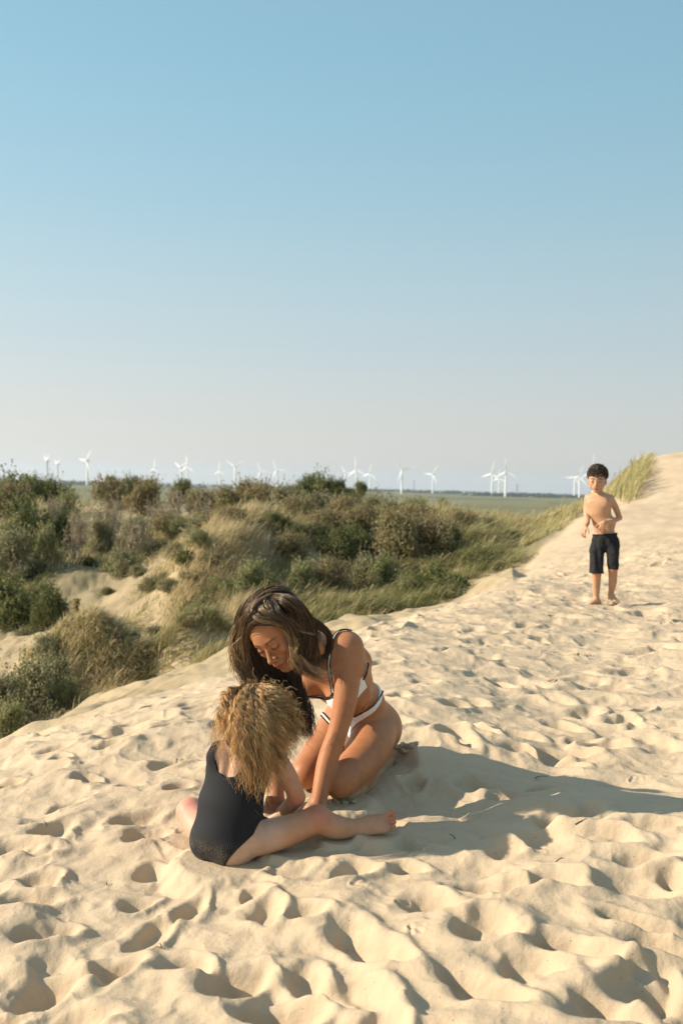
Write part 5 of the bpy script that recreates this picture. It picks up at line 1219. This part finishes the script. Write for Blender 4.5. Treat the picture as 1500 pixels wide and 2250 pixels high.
SHR = [ # kind, px, d, radius px, vertical stretch, where
 ('grey', 70, 8.6, 98, 1436, 'at the lower left just beyond the sand crest'), ('grey', 12, 8.1, 82, 1475, 'at the lower left edge of the picture'), ('light', 25, 7.6, 60, 1540, 'lowest of the bushes on the left edge'),
 ('grey', 125, 9.1, 62, 1440, 'beside the straw hummock on the left'),
 ('dark', 150, 10.6, 20, .8, 'small tuft left of the straw hummocks'), ('dark', 265, 10.0, 26, 1.0, 'wedged between the two straw hummocks'), ('dark', 300, 10.2, 22, 1.2, 'at the right foot of the straw hummocks'),
 ('dark', 40, 13.5, 95, 1262, 'in the shaded hollow on the left'), ('dark', 112, 14.0, 62, 1282, 'right side of the shaded hollow'), ('dark', -30, 14.5, 90, 1245, 'far left of the shaded hollow'), ('dark', 100, 12.6, 44, 1300, 'low in the shaded hollow'),
 ('grey', 30, 16.0, 85, 1155, 'above the shaded hollow at the left edge'), ('light', 108, 16.5, 48, 1150, 'above the sandy gully on the left'), ('dark', 70, 18.5, 85, 1084, 'under the trees at the upper left'), ('dark', 150, 18.5, 45, 1120, 'below the twiggy shrubs on the left'),
 ('brown', 20, 20.5, 75, 1051, 'in front of the trees at the upper left'), ('dark', -60, 19, 90, 1049, 'beyond the left edge of the hollow'),
 ('grey', 272, -1272, 50, 1.1, 'alone on the eroded sand bank'), ('dark', 250, -1262, 30, .9, 'low on the eroded sand bank'), ('grey', 335, -1322, 36, .9, 'on the bare bank left of the big mound'), ('light', 236, -1310, 22, .8, 'small on the path through the hollow'), ('grey', 362, -1312, 26, .8, 'smallest on the bank by the mound'),
 ('twig', 205, 18.0, 82, 1053, 'leftmost on the skyline'), ('twig', 250, 17.5, 64, 1047, 'second from the left on the skyline'), ('twig', 290, 17.0, 67, 1061, 'in the middle of the skyline scrub'), ('twig', 175, 16.5, 60, 1081, 'lowest by the left trees'), ('twig', 345, 19.0, 64, 1055, 'before the pale boards'), ('twig', 395, 20.0, 64, 1041, 'right of the pale boards'), ('twig', 440, 20.0, 64, 1055, 'where the scrub meets the big mound'), ('twig', 475, 21.0, 57, 1051, 'rightmost on the skyline'),
 ('brown', 320, 24, 60, 1049, 'behind the twiggy skyline shrubs'), ('brown', 240, 25, 60, 1045, 'in the gap of the skyline scrub'), ('light', 140, 21, 46, 1077, 'beside the leftmost twiggy shrub'),
 ('dark', 445, 11.9, 54, 1310, 'low on the left foot of the big mound'), ('grey', 420, 12.6, 42, 1262, 'on the left slope of the big mound'), ('grey', 475, 12.8, 54, 1245, 'halfway up the left slope of the big mound'), ('light', 550, 12.2, 66, 1228, 'above the kneeling woman at the left'), ('grey', 520, 13.4, 55, 1200, 'in the straw grass of the big mound'), ('dark', 590, 12.0, 52, 1262, 'directly above the head of the woman'), ('light', 500, 16.0, 64, 1138, 'high on the left of the big mound'), ('dark', 530, 16.4, 50, 1128, 'in shade high on the big mound'),
 ('brown', 575, 20.5, 56, 1053, 'on the top left of the big mound'), ('brown', 540, 22, 48, 1051, 'behind the top of the big mound'), ('brown', 655, 18, 64, 1086, 'below the dark trees'), ('grey', 700, 18.5, 74, 1070, 'brightest of the shrubs below the dark trees'), ('brown', 760, 18.0, 64, 1084, 'right of the shrubs below the dark trees'), ('grey', 620, 19.5, 60, 1057, 'on the top middle of the big mound'), ('brown', 795, 17, 54, 1105, 'between the two big shrub masses'),
 ('dark', 690, 15.0, 72, 1150, 'in the dark middle of the big mound'), ('brown', 640, 14.0, 60, 1165, 'left of the pale dead branch'), ('dark', 740, 14.5, 70, 1160, 'right of the pale dead branch'), ('brown', 720, 16.5, 64, 1118, 'above the pale dead branch'), ('brown', 600, 15.0, 64, 1130, 'in the brown hollow of the big mound'), ('dark', 790, 15.4, 62, 1150, 'in the shaded cleft of the mound'),
 ('brown', 870, 15.0, 84, 1118, 'left half of the big rounded shrub mass'), ('brown', 940, 15.2, 84, 1126, 'right half of the big rounded shrub mass'), ('dark', 985, 15.8, 56, 1150, 'right flank of the rounded shrub mass'), ('brown', 905, 16.6, 80, 1104, 'top of the rounded shrub mass'), ('grey', 860, 18, 70, 1088, 'behind the rounded shrub mass'),
 ('dark', 945, 12.4, 78, 1232, 'overhanging the sand at the right end of the scrub'), ('dark', 1000, 12.9, 48, 1262, 'nearest the pale sand slope'), ('dark', 1050, 14.2, 50, 1205, 'under the grass by the sand corridor'), ('light', 900, 12.2, 44, 1265, 'under the arching green grass'),
 ('dark', 975, 34, 26, 1094, 'small and round on the edge of the marsh'), ('brown', 1190, 19, 26, 1150, 'where the grass meets the tall dune'),
 ('brown', 440, 21.0, 50, 1071, 'on the left shoulder of the big mound'), ('brown', 500, 20.5, 55, 1067, 'on the left top of the big mound'), ('twig', 130, 19.5, 58, 1051, 'between the left trees and the twiggy shrubs'),
 ('grey', 215, 17.5, 44, 1128, 'at the head of the sandy gully'), ('brown', 370, 18.5, 50, 1125, 'in the green strip under the skyline scrub'), ('light', 300, 18.0, 40, 1132, 'in the grass above the eroded bank'), ('grey', 820, 19.5, 60, 1084, 'behind the cleft of the mound'), ('light', 900, 20.5, 60, 1092, 'beyond the rounded shrub mass'), ('brown', 1010, 18.5, 60, 1118, 'in the grass right of the rounded shrub mass'), ('grey', 1075, 18.0, 48, 1130, 'in the tall grass by the sand corridor'), ('light', 1120, 17.0, 36, 1160, 'at the mouth of the sand corridor'),
 ('light', 660, 12.6, 62, 1228, 'low on the front of the mound right of the woman'), ('brown', 730, 12.8, 60, 1222, 'low on the front of the mound'), ('grey', 800, 13.2, 58, 1205, 'low between the mound and the rounded shrubs'), ('light', 850, 13.0, 52, 1215, 'in the arching grass below the rounded shrubs'),
 ('light', 160, 8.7, 42, 1490, 'rightmost of the grey-green bushes by the left crest'), ('grey', 110, 9.9, 46, 1395, 'on the near side of the straw hummock'), ('light', 330, 10.0, 36, 1430, 'left end of the low straw tussocks'), ('brown', 420, 9.9, 46, 1418, 'under the straw of the low tussocks'),
 ('grey', 350, -1215, 40, 1.0, 'on the upper edge of the eroded bank'),
 ('light', 400, -1180, 44, 1.0, 'at the top left shoulder of the straw slope'),
 ('brown', 455, -1165, 46, 1.0, 'high on the straw slope beside the skyline scrub'),
 ('grey', 390, -1255, 34, 1.0, 'on the left edge of the straw slope, upper one'),
 ('dark', 405, -1310, 32, 0.9, 'on the left edge of the straw slope, lower one'),
 ('grey', 450, -1220, 46, 1.0, 'in the upper middle of the straw slope'),
 ('light', 440, -1285, 40, 1.0, 'in the middle of the straw slope'),
 ('brown', 510, -1215, 46, 1.0, 'right of the middle of the straw slope'),
 ('grey', 370, -1345, 30, 0.9, 'at the left foot of the straw slope'),
 ('light', 490, -1320, 46, 1.0, 'low on the straw slope left of the hair of the woman'),
 ('grey', 560, -1175, 46, 1.0, 'near the top right of the straw slope'),
 ('dark', 600, -1215, 42, 1.0, 'over the right end of the straw slope'),
 ('grey', 300, -1290, 26, 0.9, 'on the sunny sand bank, right of the lone shrub'),
 ('light', 180, -1185, 36, 0.9, 'at the upper end of the sandy gully'),
 ('dark', 195, -1250, 24, 0.8, 'in the sandy gully'),
 ('grey', 60, -1395, 30, 0.7, 'on the pale sand left of the straw hummock'),
 ('brown', 420, -1385, 44, 1.0, 'behind the low tussocks left of the woman'),
 ('grey', 340, -1400, 28, 0.9, 'behind the left end of the low tussocks'),
]
for i, (kd, px, d, rp, sz, where) in enumerate(SHR):
    g_ = spot(np.array([px]), np.array([d]))[0] if d > 0 else gz(px, -d)
    if g_ is None: continue
    if d < 0: d = g_[1]; g_ = np.array([g_[0], g_[1], gheight(g_[0], g_[1])[0]])
    rad = rp * d / FPX; pp = pr[kd][i % len(pr[kd])]
    if sz < 10: sz = sz * (.95 if kd != 'twig' else 1.0)
    rad *= 1.15 if sz < 10 else 1.0
    if sz > 10: sz = max(.35, (P(px, sz, d)[2] - g_[2] + .15 * rad) / rad / (1.12 if kd != 'twig' else 1.15))
    place(pp, (g_[0], g_[1], g_[2] - .15 * rad), rad, r5.uniform(0, 6.28), '%s %s' % (LAB[kd], where), 'shrub', 'shrubs on the scrub dunes', sz)
for i, (px, d, rp, topy, where) in enumerate([(35, 30, 72, 1038, 'at the upper left corner of the scrub'), (118, 30, 48, 1040, 'second from the left on the skyline'), (72, 34, 40, 1044, 'behind the two left trees'),
        (243, 44, 18, 1041, 'small and round above the twiggy shrubs'), (290, 44, 30, 1043, 'above the twiggy shrubs, left of a pair'), (325, 46, 26, 1047, 'above the twiggy shrubs, right of a pair'), (402, 42, 28, 1050, 'poking over the half-bare scrub'),
        (655, 46, 36, 1048, 'left part of the dark clump on the skyline'), (690, 46, 50, 1037, 'middle and highest of the dark clump on the skyline'), (732, 46, 34, 1042, 'right part of the dark clump on the skyline'), (788, 44, 19, 1056, 'small and apart at the right of the dark clump'), (768, 48, 15, 1068, 'lowest, tucked beside the dark clump')]):
    rad = rp * d / FPX; top = P(px, topy + .0, d)[2]; g_ = spot(np.array([px]), np.array([d]))[0]; H_ = top - g_[2]
    pp = pr['tree'][i % 2]; rad *= 1.3; sz = 1.35
    o = place(pp, (g_[0], g_[1], top - rad * 1.2 * sz), rad, r5.uniform(0, 6.28), 'dark green leafy tree %s' % where, 'tree', 'trees on the skyline', sz)
# dead branch, tall weed, boards, masts, sand clods
dbm = Bag(); r6 = np.random.default_rng(3)
for pts, r0 in (([(650, 1192), (662, 1206), (672, 1208), (690, 1222)], .016), ([(662, 1206), (664, 1222)], .010), ([(690, 1222), (705, 1228)], .008), ([(672, 1208), (684, 1204)], .007)):
    pp = spline([P(a, b_, 14.0 - .01 * a * 0) for a, b_ in pts], 12); v_, q_ = tube(pp, np.linspace(r0, r0 * .4, 12), 6); dbm.add(v_, q_, (.42, .33, .23))
db = dbm.build('dead_branch', TWIGM); tag(db, 'pale dead forked branch sticking out of the mound', 'branch')
g_ = spot(np.array([172.]), np.array([10.4]))[0]; g_[2] += .03; wd_ = empty('weed', g_, 'tall rusty flower spike standing on the left straw hummock', 'plant')
h_ = .22
v_, q_ = tube(spline([g_, g_ + np.array([.01, 0, h_ * .5]), g_ + np.array([-.01, 0, h_])], 10), np.linspace(.008, .004, 10), 5)
child(mesh_from('stem', v_, q_, plain('weed_stem', (.22, .20, .07), .7), True), wd_)
c_l = g_ + np.stack([r6.normal(0, .014, 420), r6.normal(0, .014, 420), h_ * r6.uniform(.2, 1.02, 420)], 1); v_, q_ = leaves(c_l, r6.normal(0, 1, (420, 3)), .015, r6)
cc_ = np.array([(.38, .30, .12), (.28, .30, .12), (.34, .22, .10)])[r6.integers(0, 3, 420)]; child(mesh_from('flower_spike', v_, q_, LEAFM, False, attrs={'col': np.repeat(cc_, 4, 0)}), wd_)
bo = empty('timber_bench', P(352, 1120, 25.5), 'pale timber bench half hidden behind the twiggy shrubs', 'bench')
def box(name, p0, p1, mat, parent, th=.05, hh=.05):
    p0, p1 = np.array(p0, float), np.array(p1, float); d_ = unit(p1 - p0); s_ = unit(np.cross(d_, [0, 0, 1])); u_ = np.cross(s_, d_)
    v_ = [p + a * s_ * th / 2 + b_ * u_ * hh / 2 for p in (p0, p1) for a, b_ in ((-1, -1), (1, -1), (1, 1), (-1, 1))]
    q_ = [(0, 1, 2, 3), (7, 6, 5, 4), (0, 4, 5, 1), (1, 5, 6, 2), (2, 6, 7, 3), (3, 7, 4, 0)]
    o = mesh_from(name, v_, q_, mat, False); md = o.modifiers.new('b', 'BEVEL'); md.width = .006; md.segments = 2
    return child(o, parent)
WOOD = plain('weathered_wood', (.55, .44, .30), .8, .15, .25, 12)
box('seat', P(331, 1112, 25.4), P(374, 1113, 25.6), WOOD, bo, .40, .05); box('backrest', P(331, 1103.5, 25.7), P(374, 1105, 25.9), WOOD, bo, .05, .11)
for px_ in (335, 370):
    a_ = P(px_, 1112, 25.5); box('leg', a_, a_ - np.array([0, 0, .55]), WOOD, bo, .08, .08)
# ------------------------------------------------------------------ wind farm, far tree line, haze
WHITE = plain('turbine_white', (.88, .88, .87), .45, .4)
def lathe(prof, n_=24):
    an = np.linspace(0, 2 * math.pi, n_, endpoint=False); k = len(prof); prof = np.array(prof)
    v = np.stack([prof[:, 0][:, None] * np.cos(an), prof[:, 0][:, None] * np.sin(an), prof[:, 1][:, None] * np.ones(n_)], -1).reshape(-1, 3)
    i, j = np.meshgrid(np.arange(k - 1), np.arange(n_), indexing='ij'); j2 = (j + 1) % n_
    return v, np.stack([i * n_ + j, i * n_ + j2, (i + 1) * n_ + j2, (i + 1) * n_ + j], -1).reshape(-1, 4)
def make_turbine():
    root = empty('wind_turbine', (0, 0, 0))
    v, q = lathe([(0.01, 0), (2.6, 0), (2.5, 4), (2.2, 25), (1.85, 48), (1.7, 58.4), (.01, 58.4)]); o = mesh_from('tower', v, q, WHITE, True); o.parent = root
    # nacelle: rounded box lying along y, the rotor on its -y face
    t = np.linspace(-1, 1, 13); sec = []
    for tt in t:
        w_ = 1.55 * (1 - abs(tt) ** 6) ** .4 + .02; hh = 1.6 * (1 - abs(tt) ** 6) ** .4 + .02; an = np.linspace(0, 2 * math.pi, 20, endpoint=False)
        sec.append(np.stack([w_ * np.sign(np.cos(an)) * np.abs(np.cos(an)) ** .55, np.full(20, 1.6 + 4.4 * tt), 60 + hh * np.sign(np.sin(an)) * np.abs(np.sin(an)) ** .55], 1))
    v = np.concatenate(sec); i, j = np.meshgrid(np.arange(12), np.arange(20), indexing='ij'); j2 = (j + 1) % 20
    q = np.stack([i * 20 + j, i * 20 + j2, (i + 1) * 20 + j2, (i + 1) * 20 + j], -1).reshape(-1, 4)
    o = mesh_from('nacelle', v, q, WHITE, True); o.parent = root
    v, q = lathe([(.01, 2.4), (.6, 2.1), (1.1, 1.3), (1.35, .3), (1.35, -1.0), (.01, -1.0)]); v = np.stack([v[:, 0], -v[:, 2], v[:, 1]], 1)
    rot = mesh_from('rotor_hub', v, q[:, ::-1], WHITE, True); rot.parent = root; rot.location = (0, -3.2, 60)
    for b_ in range(3):
        z = np.linspace(.8, 33, 16); s = (z - .8) / 32.2
        chord = np.interp(s, [0, .08, .22, .6, 1], [2.0, 2.5, 4.0, 2.6, .7]); thk = np.interp(s, [0, .1, .25, 1], [1.6, 1.2, .6, .08]); tw = np.interp(s, [0, .25, 1], [.5, .3, .03])
        an = np.linspace(0, 2 * math.pi, 12, endpoint=False); V = []
        for zz, c_, h_, a_ in zip(z, chord, thk, tw):
            x = c_ * (.5 * np.cos(an) - .12); y = h_ * .5 * np.sin(an) * (.6 + .4 * np.cos(an)); V.append(np.stack([x * math.cos(a_) - y * math.sin(a_), x * math.sin(a_) + y * math.cos(a_), np.full(12, zz)], 1))
        V = np.concatenate(V); i, j = np.meshgrid(np.arange(15), np.arange(12), indexing='ij'); j2 = (j + 1) % 12
        q = np.stack([i * 12 + j, i * 12 + j2, (i + 1) * 12 + j2, (i + 1) * 12 + j], -1).reshape(-1, 4)
        bl = mesh_from('blade', V, q, WHITE, True); bl.parent = rot; bl.rotation_euler = (0, 2 * math.pi / 3 * b_, 0)
    return root
TUR = [(105, 1013, 60, 60), (128, 1020, 60, 55), (193, 1012, 36, 42), (341, 1028, 5, 52), (398, 1027, 60, 40), (412, 1024, -2, 42), (483, 1034, 2, 45),
       (517, 1025, 62, 25), (574, 1035, -27, 30), (609, 1032, -26, 30), (760, 1040, -36, 35), (783, 1032, -6, 32), (813, 1040, 9, 35), (883, 1032, -42, 15),
       (951, 1042, 33, 35), (1081, 1040, 11, 32), (1096, 1050, 3, 32), (1111, 1036, -2, 20), (1262, 1049, 30, 20), (1273, 1047, 20, 30), (1304, 1034, 0, 20)]
TLAB = ['leftmost white wind turbine, above the trees at the far left', 'smaller white turbine just right of the leftmost one', 'tall white turbine between the left trees and the twiggy scrub', 'white turbine rising alone above the green trees, blades seen edge-on',
        'smaller of two overlapping white turbines left of the big mound', 'taller of two overlapping white turbines left of the big mound', 'slim white turbine with one blade straight up, before the mound top', 'white turbine with two blades raised in a wide V left of the big mound',
        'small white turbine over the mound top with one blade pointing level right', 'second turbine over the mound top, close left of the dark trees', 'small white turbine just right of the dark trees', 'tallest of three clustered turbines right of the dark trees', 'lowest, rightmost of three clustered turbines right of the dark trees',
        'white turbine standing clear on the horizon with blades in a flat V', 'white turbine on the open marsh with a blade pointing left', 'left turbine of the overlapping trio on the marsh', 'small middle turbine of the overlapping trio on the marsh', 'tallest right turbine of the overlapping trio on the marsh',
        'left turbine of the pair beside the boy', 'right turbine of the pair, close to the head of the boy', 'turbine hidden behind the head of the boy, one blade showing above']
tp = make_turbine()
def copy_tree(o, parent=None):
    c = o.copy(); C.objects.link(c); c.parent = parent
    for ch in list(o.children): copy_tree(ch, c)
    return c
TI = []
for i, (px, py, phi, yaw) in enumerate(TUR):
    hz = 1068 + .027 * (px - 750); D_ = 44 * FPX / (hz - py); p = P(px, py, D_)
    o = tp if i == 0 else copy_tree(tp); o.location = (p[0], p[1], p[2] - 60); o.rotation_euler = (0, 0, R(-yaw))
    for ch in o.children:
        if ch.name.startswith('rotor_hub'): ch.rotation_euler = (0, R(phi), 0)
    tag(o, TLAB[i], 'wind turbine', 'wind turbines along the horizon')
# far belt of trees and hedges across the marsh
fb = Bag(); r7 = np.random.default_rng(12)
for i in range(900):
    a = r7.uniform(-.42, .42); rr = r7.choice([2700, 3300, 3900], p=[.2, .4, .4]) * (1 + .02 * math.sin(a * 23)) + r7.normal(0, 60)
    if fbm(np.array([a * 9]), np.array([rr * .002]), 2, 7)[0] < -.25: continue
    c = np.array([rr * math.sin(a), rr * math.cos(a), PLAIN_Z]); s_ = r7.uniform(4, 11)
    n_ = 26; d = r7.normal(0, 1, (n_, 3)); d[:, 2] = np.abs(d[:, 2]); d /= np.linalg.norm(d, axis=1, keepdims=True)
    v_, q_ = leaves(c + d * np.array([s_ * 1.6, s_ * 1.6, s_ * .8]), d, s_ * .45, r7, .8); fb.add(v_, q_, np.array([.05, .065, .03]) * r7.uniform(.7, 1.3))
fo = fb.build('far_trees', LEAFM, smooth=False); tag(fo, 'dark far-off belts of trees and hedges across the marsh', 'trees', kind='stuff')
for px, py0, py1, D_, lab in ((1135, 1062, 1081, 2600, 'thin grey lattice mast right of the turbine trio'), (909, 1054, 1077, 2600, 'thin grey lattice mast between two marsh turbines')):
    b_ = P(px, py1, D_); h_ = P(px, py0, D_)[2] - b_[2]; mb = Bag()
    for sx, sy in ((-1, -1), (1, -1), (1, 1), (-1, 1)): v_, q_ = tube([b_ + np.array([sx * 2.2, sy * 2.2, 0]), b_ + np.array([sx * .3, sy * .3, h_])], [.28, .2], 4); mb.add(v_, q_, (.25, .26, .27))
    for k in range(9):
        z0, z1 = h_ * k / 9, h_ * (k + 1) / 9; w0, w1 = 2.2 - 1.9 * k / 9, 2.2 - 1.9 * (k + 1) / 9
        for sy in (-1, 1): v_, q_ = tube([b_ + np.array([-w0, sy * w0, z0]), b_ + np.array([w1, sy * w1, z1])], [.16, .16], 4); mb.add(v_, q_, (.25, .26, .27))
    for zz in (.72, .86): v_, q_ = tube([b_ + np.array([-3.4, 0, h_ * zz]), b_ + np.array([3.4, 0, h_ * zz])], [.2, .2], 4); mb.add(v_, q_, (.25, .26, .27))
    o = mb.build('lattice_mast', TWIGM); tag(o, lab, 'mast', 'lattice masts on the marsh')
# clods of damp dug sand
def clod_mesh(seed, mat):
    r_ = np.random.default_rng(seed); bm_ = Vol((-1.3,) * 3, (1.3,) * 3, .11)
    for i in range(6): bm_.ell(r_.normal(0, .38, 3) * [1, 1, .5], r_.uniform(.35, .6, 3), .1)
    v, q = surface_nets(bm_.f, bm_.lo, bm_.h); n_ = fbm(v[:, 0] * 2.5 + seed, v[:, 1] * 2.5 + v[:, 2] * 2, 3, seed); v = v * (1 + .24 * n_[:, None] + .10 * fbm(v[:, 0] * 6 + seed, v[:, 1] * 6 - v[:, 2] * 5, 2, seed + 3)[:, None])
    return mesh_from('sand_clod', v, q, mat, True)
CLM = plain('damp_sand', (.41, .325, .22), .95, .1, .3, 6)
cls = [clod_mesh(i + 1, CLM) for i in range(5)]; used = set()
r8 = np.random.default_rng(44)
for n_, cx, cy, d, sx, sy, s0, s1, lab, gp in (
    (22, 765, 1777, 3.30, 26, 8, .006, .017, 'crumbly clod of dug sand between the hand and knee of the woman', 'clods dug up between hand and knee'),
    (14, 893, 1668, 3.74, 28, 16, .009, .024, 'damp clod of sand behind the foot of the woman', 'clods behind the foot of the woman'),
    (4, 1228, 1508, 5.0, 9, 5, .012, .024, 'sand clod lying in a hollow on the open slope', 'clods in a hollow of the open slope'),
    (5, 1350, 1323, 8.15, 9, 4, .02, .045, 'loose sand lump kicked up at the foot of the boy', 'lumps at the foot of the boy'),
    (4, 1290, 1448, 5.7, 22, 6, .009, .018, 'pale clod on the slope below the boy', 'clods on the slope below the boy')):
    for i in range(n_):
        px, py = cx + r8.normal(0, sx * .55), cy + r8.normal(0, sy * .55); y = d * (1 + .0006 * (cy - py)); x = (px - 750) / FPX * y
        s_ = r8.uniform(s0, s1); z = gheight(x, y)[0]; k = r8.integers(0, 5)
        if k not in used: o = cls[k]; used.add(k)
        else: o = cls[k].copy(); C.objects.link(o)
        o.location = (x, y, z + s_ * .25); o.scale = (s_, s_, s_ * .8); o.rotation_euler = (r8.uniform(0, .5), 0, r8.uniform(0, 6.28)); tag(o, lab, 'sand clod', gp)
# a few twigs blown onto the sand
for i, (px, py, L_, lab) in enumerate([(1023 + 0, 1505, .03, 'short dark twig lying on the open slope'), (1262, 1822, .035, 'tiny dark twig in the hollow right of the outstretched foot'), (1220, 1897, .025, 'tiny twig end sticking up from a sand ridge'), (1175, 1690, .06, 'thin pale straw lying in the long shadow'), (1000, 1830, .025, 'dark speck of twig beside the long shadow'), (104, 1817, .03, 'thin twig lying on the sand at the left'), (355, 2085, .015, 'small dark crumb of bark on the sand'), (235, 1928, .012, 'dark speck of bark left of the child')]):
    q = gz(px, py)
    if q is None: continue
    a = r8.uniform(0, 6.28); z = gheight(q[0], q[1])[0]; p0 = np.array([q[0], q[1], z + .002]); dv = np.array([math.cos(a), math.sin(a), .35]) * L_
    p1 = p0 + dv * .5; p2 = p0 + dv; p2[2] = max(p2[2], gheight(p2[0], p2[1])[0] + .004)
    v_, q_ = tube(spline([p0, p1 + np.array([0, 0, .004]), p2], 8), np.linspace(.0022, .001, 8), 6); o = mesh_from('twig', v_, q_, BARK, True); tag(o, lab, 'twig', 'bits of twig on the sand')
# the summer air between here and the horizon
hz_ = mesh_from('haze', [(x, y, z) for x in (-9000, 9000) for y in (-2500, 12500) for z in (PLAIN_Z - 3, 150)], [(0, 1, 3, 2), (4, 6, 7, 5), (0, 4, 5, 1), (2, 3, 7, 6), (0, 2, 6, 4), (1, 5, 7, 3)], None, False)
hm = bpy.data.materials.new('haze'); hm.use_nodes = True; hn = hm.node_tree; hn.nodes.clear()
ho = hn.nodes.new('ShaderNodeOutputMaterial'); pv = hn.nodes.new('ShaderNodeVolumePrincipled'); pv.inputs['Color'].default_value = (.80, .88, 1, 1); pv.inputs['Density'].default_value = 1.0e-4; pv.inputs['Anisotropy'].default_value = .35
hn.links.new(pv.outputs[0], ho.inputs['Volume']); hz_.data.materials.append(hm); tag(hz_, 'pale summer haze over the marsh and horizon', 'haze', kind='stuff')
